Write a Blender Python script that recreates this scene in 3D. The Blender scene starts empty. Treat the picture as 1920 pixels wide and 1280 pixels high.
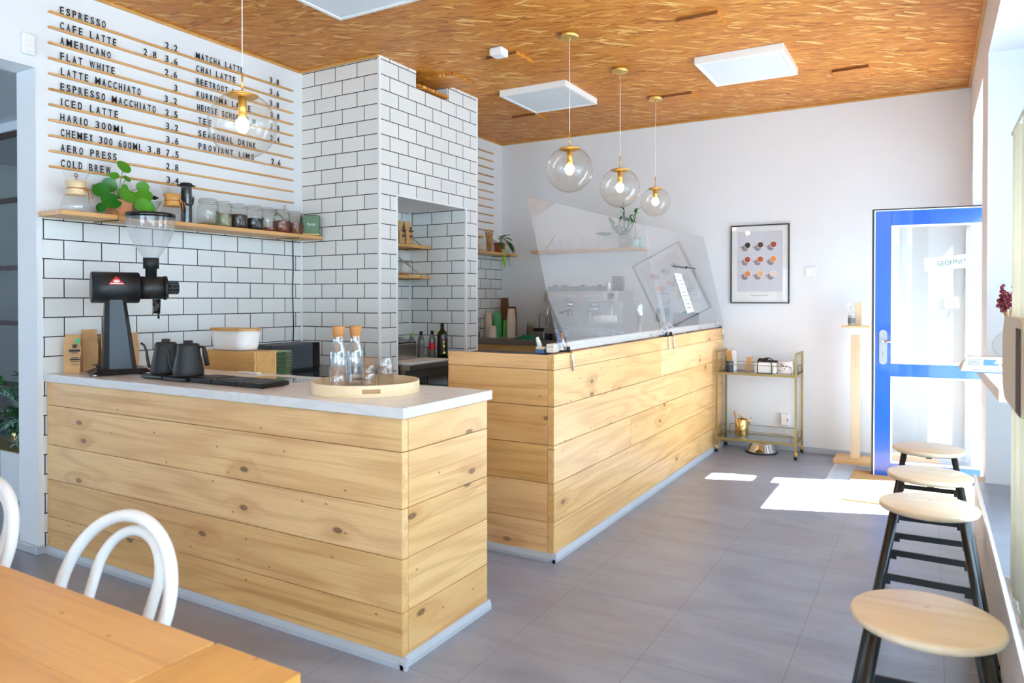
import bpy, bmesh, math, random
from mathutils import Vector, Matrix
random.seed(7)
SC = bpy.context.scene
COL = SC.collection
PI = math.pi

# ---------------------------------------------------------------- camera
cd = bpy.data.cameras.new('camera')
cam = bpy.data.objects.new('camera', cd); COL.objects.link(cam)
cam.location = (0, 0, 1.35)
cam.rotation_euler = (PI/2 - 0.00995, 0, 0.5261)
cd.sensor_width = 36.0
cd.lens = 1351.0/1920*36.0
cd.shift_y = (574.46 - 640)/1920
cd.clip_start = 0.02; cd.clip_end = 200
cd.dof.use_dof = True
cd.dof.focus_distance = 4.2
cd.dof.aperture_fstop = 4.5
SC.camera = cam

# ---------------------------------------------------------------- sky, sun, exposure
W = bpy.data.worlds.new('world'); SC.world = W
W.use_nodes = True
bg = W.node_tree.nodes['Background']
bg.inputs['Color'].default_value = (0.55, 0.78, 1.0, 1)
bg.inputs['Strength'].default_value = 3.6
sd = bpy.data.lights.new('sun', 'SUN')
sd.energy = 62.0; sd.angle = math.radians(0.53); sd.color = (0.77, 0.905, 1.0)
sun = bpy.data.objects.new('sun', sd); COL.objects.link(sun)
sun.rotation_euler = Vector((-0.943*math.cos(0.887), -0.331*math.cos(0.887), -math.sin(0.887))).to_track_quat('-Z', 'Y').to_euler()
sun.location = (6, 9, 9)
SC.view_settings.view_transform = 'Standard'
SC.view_settings.look = 'None'
SC.view_settings.gamma = 1.0
SC.view_settings.use_curve_mapping = False
SC.view_settings.exposure = 0.69
def portal(name, loc, rot, sx, sy):
    l = bpy.data.lights.new(name, 'AREA'); l.shape = 'RECTANGLE'; l.size = sx; l.size_y = sy
    l.energy = 1; l.cycles.is_portal = True
    o = bpy.data.objects.new(name, l); COL.objects.link(o); o.location = loc; o.rotation_euler = rot
    return o
portal('window_portal', (0.80, 0.6, 1.50), (0, PI/2, 0), 2.5, 8.4)
portal('rear_window_portal', (-1.7, -3.62, 1.02), (PI/2, 0, 0), 2.4, 2.05)
portal('doorway_portal', (0.66, 5.8, 1.35), (0, PI/2, 0), 2.7, 1.1)
cy = SC.cycles
cy.max_bounces = 10; cy.diffuse_bounces = 6; cy.glossy_bounces = 5
cy.transmission_bounces = 10; cy.transparent_max_bounces = 24
cy.sample_clamp_indirect = 6.0
cy.caustics_reflective = False; cy.caustics_refractive = False

# ---------------------------------------------------------------- materials
def lin(c):
    return tuple((v/255/12.92 if v/255 <= .04045 else ((v/255+.055)/1.055)**2.4) for v in c)
class NT:
    def __init__(s, name):
        s.m = bpy.data.materials.new(name); s.m.use_nodes = True
        s.t = s.m.node_tree; s.n = s.t.nodes; s.bsdf = s.n['Principled BSDF']; s.out = s.n['Material Output']
    def new(s, typ, **k):
        n = s.n.new(typ)
        for a, v in k.items():
            setattr(n, a, v)
        return n
    def link(s, a, b): s.t.links.new(a, b)
    def put(s, sock, v):
        if hasattr(v, 'is_output') or isinstance(v, bpy.types.NodeSocket): s.link(v, sock)
        else: sock.default_value = v
    def math(s, op, a, b=0.0, c=None):
        n = s.new('ShaderNodeMath', operation=op)
        s.put(n.inputs[0], a); s.put(n.inputs[1], b)
        if c is not None: s.put(n.inputs[2], c)
        return n.outputs[0]
    def vmath(s, op, a, b):
        n = s.new('ShaderNodeVectorMath', operation=op)
        s.put(n.inputs[0], a); s.put(n.inputs[1], b)
        return n.outputs[0]
    def mix(s, f, a, b):
        n = s.new('ShaderNodeMix', data_type='RGBA')
        s.put(n.inputs[0], f)
        s.put(n.inputs[6], a if not isinstance(a, tuple) else (*a, 1)); s.put(n.inputs[7], b if not isinstance(b, tuple) else (*b, 1))
        return n.outputs[2]
    def ramp(s, f, stops):
        n = s.new('ShaderNodeValToRGB'); r = n.color_ramp
        while len(r.elements) < len(stops): r.elements.new(.5)
        for e, (p, c) in zip(r.elements, stops):
            e.position = p; e.color = (*c, 1) if len(c) == 3 else c
        s.put(n.inputs[0], f)
        return n.outputs[0]
    def noise(s, vec, scale, detail=3, rough=.5, dist=0):
        n = s.new('ShaderNodeTexNoise'); s.put(n.inputs['Vector'], vec)
        n.inputs['Scale'].default_value = scale; n.inputs['Detail'].default_value = detail
        n.inputs['Roughness'].default_value = rough; n.inputs['Distortion'].default_value = dist
        return n.outputs[0]
    def obj(s): return s.new('ShaderNodeTexCoord').outputs['Object']
    def bump(s, h, strength=.2, dist=.01):
        n = s.new('ShaderNodeBump'); n.inputs['Strength'].default_value = strength; n.inputs['Distance'].default_value = dist
        s.put(n.inputs['Height'], h); s.link(n.outputs[0], s.bsdf.inputs['Normal'])
def P(name, col, rough=.5, metal=0.0, spec=.5, emit=None, estr=0, trans=0, ior=1.5, coat=0, var=0.0):
    t = NT(name); b = t.bsdf.inputs
    c = lin(col)
    b['Base Color'].default_value = (*c, 1)
    if var:
        nz = t.noise(t.obj(), 6, 4)
        t.link(t.mix(nz, tuple(v*(1-var) for v in c), tuple(min(1, v*(1+var)) for v in c)), b['Base Color'])
    b['Roughness'].default_value = rough; b['Metallic'].default_value = metal
    b['Specular IOR Level'].default_value = spec; b['IOR'].default_value = ior
    b['Transmission Weight'].default_value = trans; b['Coat Weight'].default_value = coat
    if emit:
        b['Emission Color'].default_value = (*lin(emit), 1); b['Emission Strength'].default_value = estr
    return t.m
def thin_glass(name, f0=.07, tint=(1, 1, 1), grey=1.0, haze=0.0):
    t = NT(name)
    lw = t.new('ShaderNodeLayerWeight'); lw.inputs['Blend'].default_value = .5
    f = t.math('MULTIPLY_ADD', t.math('POWER', lw.outputs['Facing'], 5.0), 1-f0, f0)
    tr = t.new('ShaderNodeBsdfTransparent'); tr.inputs[0].default_value = (tint[0]*grey, tint[1]*grey, tint[2]*grey, 1)
    gl = t.new('ShaderNodeBsdfGlossy'); gl.inputs['Roughness'].default_value = 0.0
    mx = t.new('ShaderNodeMixShader'); t.link(f, mx.inputs[0]); t.link(tr.outputs[0], mx.inputs[1]); t.link(gl.outputs[0], mx.inputs[2])
    if haze:
        df = t.new('ShaderNodeBsdfDiffuse'); df.inputs[0].default_value = (.9, .9, .9, 1)
        m2 = t.new('ShaderNodeMixShader'); m2.inputs[0].default_value = haze
        t.link(mx.outputs[0], m2.inputs[1]); t.link(df.outputs[0], m2.inputs[2]); mx = m2
    t.link(mx.outputs[0], t.out.inputs[0])
    return t.m
def wood(name, light, dark, knot, axis='x', rough=.40, contrast=1.0, kn=1.0, coat=0.0, spec=.7, across=None):
    """sawn softwood: growth rings, fibres and scattered knots; 'pid' offsets every board"""
    t = NT(name); across = across or {'x': 'z', 'y': 'z', 'z': 'x'}[axis]
    at = t.new('ShaderNodeAttribute'); at.attribute_name = 'pid'
    pid = at.outputs['Fac']
    off = t.new('ShaderNodeCombineXYZ')
    t.put(off.inputs[0], t.math('MULTIPLY', pid, 13.7)); t.put(off.inputs[1], t.math('MULTIPLY', pid, 7.31)); t.put(off.inputs[2], t.math('MULTIPLY', pid, 5.93))
    v = t.vmath('ADD', t.obj(), off.outputs[0])
    def sc(al, ac): return {'x': (al, ac, ac), 'y': (ac, al, ac), 'z': (ac, ac, al)}[axis]
    # knots, laid out over the face of the board
    sx_ = t.new('ShaderNodeSeparateXYZ'); t.link(v, sx_.inputs[0])
    al_ = sx_.outputs['xyz'.index(axis)]; ac_ = sx_.outputs['xyz'.index(across)]
    def spots(sa, sb, lo_, hi_, gate_, ch):
        cv = t.new('ShaderNodeCombineXYZ'); t.put(cv.inputs[0], t.math('MULTIPLY', al_, sa)); t.put(cv.inputs[1], t.math('MULTIPLY', ac_, sb))
        vo = t.new('ShaderNodeTexVoronoi', voronoi_dimensions='2D'); vo.inputs['Scale'].default_value = 1.0; t.link(cv.outputs[0], vo.inputs['Vector'])
        se = t.new('ShaderNodeSeparateColor'); t.link(vo.outputs['Color'], se.inputs[0])
        g_ = t.math('GREATER_THAN', se.outputs[ch], gate_)
        return g_, vo.outputs['Distance'], t.math('MULTIPLY', t.ramp(vo.outputs['Distance'], [(0, (.55, .55, .55)), (lo_, (1, 1, 1)), (hi_, (0, 0, 0))]), g_)
    gate, d, core = spots(2.3, 5.0, .035, .075, .60, 0)
    halo = t.math('MULTIPLY', t.ramp(d, [(0, (1, 1, 1)), (.33, (0, 0, 0))]), gate)
    _, _, pin = spots(5.0, 9.0, .022, .048, .62, 1)
    # rings bend round the knots
    lo = t.noise(t.vmath('MULTIPLY', v, sc(.55, 4.2)), 1.0, 2, .45)
    ph = t.math('ADD', t.math('MULTIPLY', lo, 46.0), t.math('MULTIPLY', halo, 5.0))
    ring = t.math('MULTIPLY_ADD', t.math('SINE', ph), .5, .5)
    ring = t.math('POWER', ring, 2.2)
    fib = t.noise(t.vmath('MULTIPLY', v, sc(3.0, 130)), 1.0, 3, .6)
    tone = t.noise(t.vmath('MULTIPLY', v, sc(.5, 2.0)), 1.0, 2)
    mid = tuple(a*.55+b*.45 for a, b in zip(light, dark))
    c = t.mix(t.math('MULTIPLY', ring, .62*contrast), light, mid)
    c = t.mix(t.math('MULTIPLY', t.ramp(fib, [(.45, (0, 0, 0)), (.75, (1, 1, 1))]), .32*contrast), c, dark)
    c = t.mix(t.math('MULTIPLY', t.ramp(tone, [(.45, (0, 0, 0)), (.75, (1, 1, 1))]), .45*contrast), c, mid)
    c = t.mix(t.math('MULTIPLY', halo, .38*kn), c, dark)
    c = t.mix(t.math('MULTIPLY', core, .85*kn), c, knot)
    c = t.mix(t.math('MULTIPLY', pin, .75*kn), c, knot)
    strk = t.noise(t.vmath('MULTIPLY', v, sc(.9, 48)), 1.0, 2, .5)
    c = t.mix(t.math('MULTIPLY', t.ramp(strk, [(.58, (0, 0, 0)), (.70, (1, 1, 1))]), .38*contrast), c, dark)
    # every board its own shade
    pv = t.math('FRACT', t.math('MULTIPLY', pid, 3.77))
    hs = t.new('ShaderNodeHueSaturation'); t.link(c, hs.inputs['Color'])
    t.put(hs.inputs['Value'], t.math('MULTIPLY_ADD', pv, .18, .91)); t.put(hs.inputs['Saturation'], t.math('MULTIPLY_ADD', pv, -.12, 1.05))
    t.link(hs.outputs[0], t.bsdf.inputs['Base Color'])
    t.bsdf.inputs['Roughness'].default_value = rough
    t.bsdf.inputs['Specular IOR Level'].default_value = spec
    t.bsdf.inputs['Coat Weight'].default_value = coat
    t.bump(fib, .08, .002)
    return t.m
PL, PD, PK = lin((240, 194, 130)), lin((184, 114, 48)), lin((88, 44, 18))
M = {}
for a in 'xyz':
    M['pine_'+a] = wood('pine_'+a, PL, PD, PK, a)
M['oak_x'] = wood('oak_x', lin((214, 160, 92)), lin((160, 104, 46)), PK, 'x', .45, .8, .15)
M['oak_y'] = wood('oak_y', lin((214, 160, 92)), lin((160, 104, 46)), PK, 'y', .45, .8, .15)
M['oak_z'] = wood('oak_z', lin((214, 160, 92)), lin((160, 104, 46)), PK, 'z', .45, .8, .15)
M['birch'] = wood('birch', lin((238, 214, 176)), lin((214, 176, 124)), PK, 'x', .45, .6, 0)
M['seat_x'] = wood('seat_x', lin((234, 214, 184)), lin((204, 166, 120)), PK, 'x', .4, .9, .7, coat=.15, across='y')
M['table_x'] = wood('table_x', lin((214, 156, 82)), lin((172, 108, 42)), PK, 'x', .38, .8, .6, coat=.15, across='y')
M['table_y'] = wood('table_y', lin((214, 156, 82)), lin((172, 108, 42)), PK, 'y', .38, .8, .6, coat=.15, across='x')
M['lath_y'] = wood('lath_y', lin((252, 247, 238)), lin((230, 208, 176)), PK, 'y', .55, .6, .8)
M['bamboo'] = wood('bamboo', lin((214, 164, 92)), lin((172, 116, 50)), PK, 'x', .4, .9, .1)
M['osb_edge'] = P('osb_edge', (120, 66, 28), .9, var=.2)
M['white_wall'] = P('white_wall', (232, 234, 236), .75, var=.012)
M['white_paint'] = P('white_paint', (236, 236, 234), .45)
M['white_plastic'] = P('white_plastic', (240, 240, 238), .35)
M['grey_skirting'] = P('grey_skirting', (186, 190, 196), .4)
M['black_metal'] = P('black_metal', (24, 24, 27), .35, 0, .5)
M['black_matt'] = P('black_matt', (26, 26, 28), .55)
M['black_gloss'] = P('black_gloss', (18, 18, 20), .18)
M['dark_grey'] = P('dark_grey', (62, 68, 76), .45)
M['grinder_black'] = P('grinder_black', (27, 27, 29), .42)
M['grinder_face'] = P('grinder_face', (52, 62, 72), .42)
M['steel'] = P('steel', (190, 186, 180), .28, 1)
M['steel_dull'] = P('steel_dull', (150, 142, 132), .4, 1)
M['chrome'] = P('chrome', (225, 225, 228), .08, 1)
M['brass'] = P('brass', (226, 180, 98), .36, .75)
M['brass_matt'] = P('brass_matt', (158, 138, 84), .42, .7)
M['gold'] = P('gold', (214, 176, 112), .22, 1)
M['blue_door'] = P('blue_door', (3, 72, 162), .3, coat=.3)
M['kraft'] = P('kraft', (196, 152, 104), .8, var=.08)
M['terracotta'] = P('terracotta', (206, 138, 96), .8, var=.06)
M['leaf_bright'] = P('leaf_bright', (70, 140, 34), .4, var=.25)
M['leaf_dark'] = P('leaf_dark', (34, 108, 30), .38, var=.25)
M['leaf_lime'] = P('leaf_lime', (128, 178, 40), .4, var=.15)
M['leaf_cool'] = P('leaf_cool', (92, 150, 110), .5, var=.2)
M['leaf_grey'] = P('leaf_grey', (160, 198, 184), .6, var=.2)
M['stem'] = P('stem', (120, 130, 70), .6)
M['soil'] = P('soil', (60, 44, 32), .95)
M['cork'] = P('cork', (190, 128, 74), .85, var=.15)
M['leather'] = P('leather', (176, 110, 52), .6)
M['ink'] = P('ink', (28, 28, 32), .6)
M['ink_grey'] = P('ink_grey', (120, 120, 124), .7)
M['paper'] = P('paper', (240, 239, 236), .7)
M['red'] = P('red', (206, 36, 40), .4)
M['mat_coir'] = P('mat_coir', (176, 132, 82), .95, var=.2)
M['green_plate'] = P('green_plate', (138, 160, 116), .4)
M['cup_brown'] = P('cup_brown', (112, 74, 48), .8)
M['cup_cream'] = P('cup_cream', (228, 208, 186), .8)
M['cup_green'] = P('cup_green', (86, 176, 118), .7)
M['cup_lime'] = P('cup_lime', (92, 190, 72), .7)
M['cup_white'] = P('cup_white', (228, 226, 220), .6)
M['cloth_green'] = P('cloth_green', (10, 110, 84), .9)
M['beans'] = P('beans', (44, 28, 20), .5, var=.5)
M['tea_dark'] = P('tea_dark', (40, 34, 30), .8, var=.5)
M['tea_red'] = P('tea_red', (120, 52, 30), .8, var=.5)
M['tea_green'] = P('tea_green', (140, 138, 96), .8, var=.4)
M['label_dark'] = P('label_dark', (70, 70, 74), .6)
M['oil_green'] = P('oil_green', (44, 62, 12), .08, trans=.6, ior=1.45)
M['yellow'] = P('yellow', (214, 214, 30), .5)
M['lime_cap'] = P('lime_cap', (120, 200, 40), .4)
M['bottle_grey'] = P('bottle_grey', (136, 142, 140), .15, trans=.3)
M['speaker_green'] = P('speaker_green', (96, 128, 102), .85, var=.06)
M['mint'] = P('mint', (170, 214, 204), .5)
M['sage'] = P('sage', (150, 158, 142), .7)
M['pot_red'] = P('pot_red', (150, 58, 36), .35)
M['white_ceramic'] = P('white_ceramic', (238, 238, 236), .2)
M['water'] = thin_glass('water', .05, (.97, .985, 1.0), .97)
M['glass'] = thin_glass('glass', .15)
M['clear_glazing'] = thin_glass('clear_glazing', .035)
M['post_z'] = wood('post_z', lin((240, 212, 176)), lin((208, 164, 116)), PK, 'z', .5, .9, .9)
M['door_plate'] = P('door_plate', (150, 151, 154), .38, .7)
M['thin'] = thin_glass('thin', .075)
M['thin_jar'] = thin_glass('thin_jar', .055, (.97, .985, .975), .98)
M['hopper_clear'] = thin_glass('hopper_clear', .08, (.97, .98, .985), .97, .14)
M['globe'] = thin_glass('globe', .07, (1.0, .985, .96), .985)
M['acrylic'] = thin_glass('acrylic', .11, (.99, .995, 1.0), .99, .05)  # white haze imitates the bright veil reflected in the screens
M['pane'] = thin_glass('pane', .055, (.97, .99, .985), .98)
M['smoke'] = thin_glass('smoke', .08, (.42, .42, .44))
M['bulb'] = P('bulb', (255, 240, 215), .3, emit=(255, 226, 180), estr=14)
M['led'] = P('led', (222, 226, 229), .4)
M['curtain'] = P('curtain', (216, 207, 190), .85, var=.08)
M['curtain_dark'] = P('curtain_dark', (74, 64, 54), .8)
M['bread'] = P('bread', (196, 146, 92), .85, var=.2)
M['flower_red'] = P('flower_red', (120, 30, 52), .8, var=.3)
M['partition_dark'] = P('partition_dark', (58, 26, 24), .4)
M['pavement'] = P('pavement', (172, 174, 176), .9, var=.08)
M['blue_soft'] = P('blue_soft', (88, 130, 180), .6)
# translucent cloth of the added sun blocker and blind
t = NT('awning_cloth')
tl = t.new('ShaderNodeBsdfTranslucent'); tl.inputs[0].default_value = (.76, .80, .84, 1)
df = t.new('ShaderNodeBsdfDiffuse'); df.inputs[0].default_value = (.76, .80, .84, 1)
mx = t.new('ShaderNodeMixShader'); mx.inputs[0].default_value = .45
t.link(tl.outputs[0], mx.inputs[1]); t.link(df.outputs[0], mx.inputs[2]); t.link(mx.outputs[0], t.out.inputs[0])
M['awning_cloth'] = t.m
# marble-look white worktop
t = NT('worktop_white')
n1 = t.noise(t.vmath('MULTIPLY', t.obj(), (1.5, 4, 4)), 1.5, 6, .6, 1.2)
t.link(t.mix(t.ramp(n1, [(.46, (0, 0, 0)), (.5, (1, 1, 1)), (.54, (0, 0, 0))]), lin((228, 225, 221)), lin((218, 216, 215))), t.bsdf.inputs['Base Color'])
t.bsdf.inputs['Roughness'].default_value = .26
M['worktop_white'] = t.m
# vinyl floor tiles
t = NT('vinyl_floor'); o = t.obj()
sx = t.new('ShaderNodeSeparateXYZ'); t.link(o, sx.inputs[0])
def seam(c, ph, pitch):
    f = t.math('FRACT', t.math('DIVIDE', t.math('ADD', c, ph), pitch))
    return t.math('LESS_THAN', t.math('MINIMUM', f, t.math('SUBTRACT', 1.0, f)), .0035)
s1 = t.math('MAXIMUM', seam(sx.outputs[0], .94, .495), seam(sx.outputs[1], -3.06+9.8, .49))
n1 = t.noise(t.vmath('MULTIPLY', o, (1.6, 5, 1)), 1.3, 6, .62, .6)
n2 = t.noise(o, .9, 3)
c = t.mix(t.ramp(n1, [(.3, (0, 0, 0)), (.7, (1, 1, 1))]), lin((126, 129, 142)), lin((150, 153, 166)))
c = t.mix(t.math('MULTIPLY', t.ramp(n2, [(.52, (0, 0, 0)), (.72, (1, 1, 1))]), .45), c, lin((140, 124, 118)))
c = t.mix(t.math('MULTIPLY', s1, .45), c, lin((78, 72, 74)))
t.link(c, t.bsdf.inputs['Base Color'])
t.bsdf.inputs['Roughness'].default_value = .30
M['floor'] = t.m
# oriented strand board
t = NT('osb'); o = t.obj()
wv = t.vmath('ADD', o, t.vmath('MULTIPLY', t.new('ShaderNodeTexNoise').outputs['Color'], (.0, .0, .0)))
def flakes(rot, sa, sb, seed):
    mp = t.new('ShaderNodeMapping'); mp.inputs['Rotation'].default_value = (0, 0, rot); mp.inputs['Location'].default_value = (seed, seed*2, 0)
    t.link(o, mp.inputs['Vector'])
    v = t.vmath('MULTIPLY', mp.outputs[0], (sa, sb, 1))
    nz = t.new('ShaderNodeTexNoise'); nz.inputs['Scale'].default_value = 3; nz.inputs['Detail'].default_value = 2; t.link(mp.outputs[0], nz.inputs['Vector'])
    v = t.vmath('ADD', v, t.vmath('MULTIPLY', nz.outputs['Color'], (1.2, 2.5, 0)))
    vo = t.new('ShaderNodeTexVoronoi'); vo.inputs['Scale'].default_value = 1; t.link(v, vo.inputs['Vector'])
    sp = t.new('ShaderNodeSeparateColor'); t.link(vo.outputs['Color'], sp.inputs[0])
    fine = t.noise(t.vmath('MULTIPLY', mp.outputs[0], (sa*1.5, sb*6, 1)), 1, 2, .6)
    return sp.outputs[0], sp.outputs[1], fine
a1, a2, f1 = flakes(-.38, 8, 52, .0)
b1, b2, f2 = flakes(-.75, 9, 56, 3.1)
c1, c2, f3 = flakes(.0, 11, 60, 7.7)
dk, md, lt, pale = lin((150, 80, 24)), lin((186, 112, 38)), lin((204, 134, 54)), lin((232, 184, 110))
ca = t.ramp(a1, [(0, dk), (.25, md), (.75, lt), (1, lin((214, 148, 68)))])
cb = t.ramp(b1, [(0, md), (.5, lt), (1, md)])
cc = t.ramp(c1, [(0, dk), (.4, md), (.8, pale), (1, lt)])
c = t.mix(t.math('GREATER_THAN', b2, .66), ca, cb)
c = t.mix(t.math('GREATER_THAN', c2, .90), c, cc)
c = t.mix(t.math('GREATER_THAN', b1, .95), c, pale)
c = t.mix(t.math('MULTIPLY', t.ramp(f1, [(.4, (0, 0, 0)), (.7, (1, 1, 1))]), .45), c, md)
c = t.mix(t.math('MULTIPLY', t.ramp(f2, [(.58, (0, 0, 0)), (.72, (1, 1, 1))]), .35), c, dk)
t.link(c, t.bsdf.inputs['Base Color'])
t.bsdf.inputs['Roughness'].default_value = .5
t.bsdf.inputs['Specular IOR Level'].default_value = .3
t.bump(f1, .15, .003)
M['osb'] = t.m
# white metro tiles with dark joints; u runs along the wall, v is height
def tiles(name, axis, ph, shift):
    t = NT(name); s = t.new('ShaderNodeSeparateXYZ'); t.link(t.obj(), s.inputs[0])
    u = s.outputs[0] if axis == 'x' else s.outputs[1]
    v = t.math('DIVIDE', t.math('SUBTRACT', s.outputs[2], .002), .1043)
    row = t.math('FLOOR', v)
    odd = t.math('MODULO', row, 2.0)
    uu = t.math('DIVIDE', t.math('SUBTRACT', t.math('SUBTRACT', u, ph-20.65), t.math('MULTIPLY', odd, shift)), .2065)
    col = t.math('FLOOR', uu)
    fu = t.math('FRACT', uu); fv = t.math('FRACT', v)
    du = t.math('MULTIPLY', t.math('MINIMUM', fu, t.math('SUBTRACT', 1.0, fu)), .2065)
    dv = t.math('MULTIPLY', t.math('MINIMUM', fv, t.math('SUBTRACT', 1.0, fv)), .1043)
    d = t.math('MINIMUM', du, dv)
    joint = t.math('LESS_THAN', d, .0029)
    hgt = t.ramp(t.math('DIVIDE', d, .016), [(0, (0, 0, 0)), (.13, (.0, .0, .0)), (.2, (.55, .55, .55)), (1, (1, 1, 1))])
    rnd = t.new('ShaderNodeTexWhiteNoise', noise_dimensions='2D')
    cv = t.new('ShaderNodeCombineXYZ'); t.link(col, cv.inputs[0]); t.link(row, cv.inputs[1]); t.link(cv.outputs[0], rnd.inputs['Vector'])
    w = t.mix(rnd.outputs['Value'], lin((228, 229, 226)), lin((236, 236, 233)))
    t.link(t.mix(joint, w, lin((34, 36, 44))), t.bsdf.inputs['Base Color'])
    t.put(t.bsdf.inputs['Roughness'], t.math('MULTIPLY_ADD', joint, .6, .17))
    t.bump(hgt, .35, .004)
    return t.m
M['tile_menu'] = tiles('tile_menu', 'y', 2.268, -.1033)
M['tile_menu_far'] = tiles('tile_menu_far', 'y', 6.357, .1)
M['tile_pillar_side'] = tiles('tile_pillar_side', 'x', -3.937, .067)
M['tile_pillar_front'] = tiles('tile_pillar_front', 'y', 4.091, -.097)
M['tile_niche_back'] = tiles('tile_niche_back', 'y', 4.742, .1033)
M['tile_niche_side'] = tiles('tile_niche_side', 'x', -3.711, .045)

# ---------------------------------------------------------------- mesh helpers
class B:
    """collects shapes into one mesh"""
    def __init__(s):
        s.b = bmesh.new(); s.pid = s.b.faces.layers.float.new('pid')
    def _fin(s, faces, mi=0, pid=0.0, smooth=False):
        for f in faces:
            f.material_index = mi; f[s.pid] = pid; f.smooth = smooth
    def box(s, x0, x1, y0, y1, z0, z1, bev=0.0, mi=0, pid=0.0, seg=2, skip=()):
        x0, x1 = sorted((x0, x1)); y0, y1 = sorted((y0, y1)); z0, z1 = sorted((z0, z1))
        n0 = len(s.b.faces)
        v = [s.b.verts.new((x, y, z)) for z in (z0, z1) for (x, y) in ((x0, y0), (x1, y0), (x1, y1), (x0, y1))]
        F = {'b': (3, 2, 1, 0), 't': (4, 5, 6, 7), 'f': (0, 1, 5, 4), 'r': (1, 2, 6, 5), 'k': (2, 3, 7, 6), 'l': (3, 0, 4, 7)}
        fs = [s.b.faces.new([v[i] for i in q]) for k, q in F.items() if k not in skip]
        if bev > 0:
            es = list({e for f in fs for e in f.edges})
            r = bmesh.ops.bevel(s.b, geom=es, offset=min(bev, .49*min(x1-x0, y1-y0, z1-z0)), segments=seg, profile=.5, affect='EDGES')
            s.b.faces.ensure_lookup_table(); fs = [s.b.faces[i] for i in range(n0, len(s.b.faces))]
        s._fin(fs, mi, pid, False)
        return fs
    def hexa(s, pts, mi=0, pid=0.0):
        """8 points: bottom four counter-clockwise, top four"""
        v = [s.b.verts.new(p) for p in pts]
        fs = [s.b.faces.new([v[i] for i in q]) for q in ((3, 2, 1, 0), (4, 5, 6, 7), (0, 1, 5, 4), (1, 2, 6, 5), (2, 3, 7, 6), (3, 0, 4, 7))]
        s._fin(fs, mi, pid); return fs
    def quad(s, *pts, mi=0, pid=0.0):
        f = s.b.faces.new([s.b.verts.new(p) for p in pts]); s._fin([f], mi, pid); return f
    def ring(s, c, ax, u, r, seg):
        w = ax.cross(u)
        return [s.b.verts.new(c + u*(r*math.cos(2*PI*k/seg)) + w*(r*math.sin(2*PI*k/seg))) for k in range(seg)]
    def skin(s, rings, closed=False, caps=True, mi=0, pid=0.0, smooth=True):
        fs = []
        n = len(rings[0])
        for i in range(len(rings)-(0 if closed else 1)):
            a, c = rings[i], rings[(i+1) % len(rings)]
            for k in range(n):
                fs.append(s.b.faces.new((a[k], a[(k+1) % n], c[(k+1) % n], c[k])))
        s._fin(fs, mi, pid, smooth)
        if caps and not closed:
            f1 = s.b.faces.new(list(reversed(rings[0]))); f2 = s.b.faces.new(rings[-1]); s._fin([f1, f2], mi, pid, False)
        return fs
    def cyl(s, p, q, r0, r1=None, seg=20, mi=0, pid=0.0, caps=True, smooth=True):
        p, q = Vector(p), Vector(q); r1 = r0 if r1 is None else r1
        ax = (q-p).normalized(); u = ax.orthogonal().normalized()
        return s.skin([s.ring(p, ax, u, r0, seg), s.ring(q, ax, u, r1, seg)], caps=caps, mi=mi, pid=pid, smooth=smooth)
    def tube(s, pts, r, seg=10, closed=False, mi=0, pid=0.0, caps=True):
        pts = [Vector(p) for p in pts]; n = len(pts)
        rs = r if isinstance(r, (list, tuple)) else [r]*n
        rings = []; u = None
        for i, p in enumerate(pts):
            a = pts[(i-1) % n] if (closed or i > 0) else p
            c = pts[(i+1) % n] if (closed or i < n-1) else p
            t = (c-a).normalized()
            u = t.orthogonal().normalized() if u is None else (u - t*u.dot(t)).normalized()
            rings.append(s.ring(p, t, u, rs[i], seg))
        return s.skin(rings, closed=closed, caps=caps, mi=mi, pid=pid)
    def lathe(s, prof, c=(0, 0, 0), seg=32, mi=0, pid=0.0, smooth=True, sx=1.0, sy=1.0, rot=0.0):
        """profile of (radius, height) from bottom to top about a vertical axis"""
        c = Vector(c); rings = []; fs = []
        for r, z in prof:
            if r < 1e-5: rings.append([s.b.verts.new(c + Vector((0, 0, z)))])
            else: rings.append([s.b.verts.new(c + Vector((r*sx*math.cos(2*PI*k/seg+rot), r*sy*math.sin(2*PI*k/seg+rot), z))) for k in range(seg)])
        for a, d in zip(rings, rings[1:]):
            for k in range(seg):
                k2 = (k+1) % seg
                if len(a) == 1 and len(d) == 1: continue
                if len(a) == 1: fs.append(s.b.faces.new((a[0], d[k2], d[k])))
                elif len(d) == 1: fs.append(s.b.faces.new((a[k], a[k2], d[0])))
                else: fs.append(s.b.faces.new((a[k], a[k2], d[k2], d[k])))
        s._fin(fs, mi, pid, smooth); return fs
    def prism(s, poly, o, u, v, n, depth, mi=0, pid=0.0, smooth=False):
        """polygon in the (u, v) plane at o, extruded along n by depth"""
        o, u, v, n = Vector(o), Vector(u), Vector(v), Vector(n)
        a = [s.b.verts.new(o+u*x+v*y) for x, y in poly]; c = [s.b.verts.new(o+u*x+v*y+n*depth) for x, y in poly]
        fs = [s.b.faces.new(list(reversed(a))), s.b.faces.new(c)]
        s._fin(fs, mi, pid)
        side = [s.b.faces.new((a[k], a[(k+1) % len(a)], c[(k+1) % len(a)], c[k])) for k in range(len(a))]
        s._fin(side, mi, pid, smooth); return fs+side
    def sphere(s, c, r, seg=16, mi=0, sx=1, sy=1, sz=1):
        prof = [(r*math.sin(PI*k/10), -r*sz*math.cos(PI*k/10)) for k in range(11)]
        prof[0] = (0, -r*sz); prof[-1] = (0, r*sz)
        return s.lathe(prof, c, seg, mi, sx=sx, sy=sy)
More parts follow.
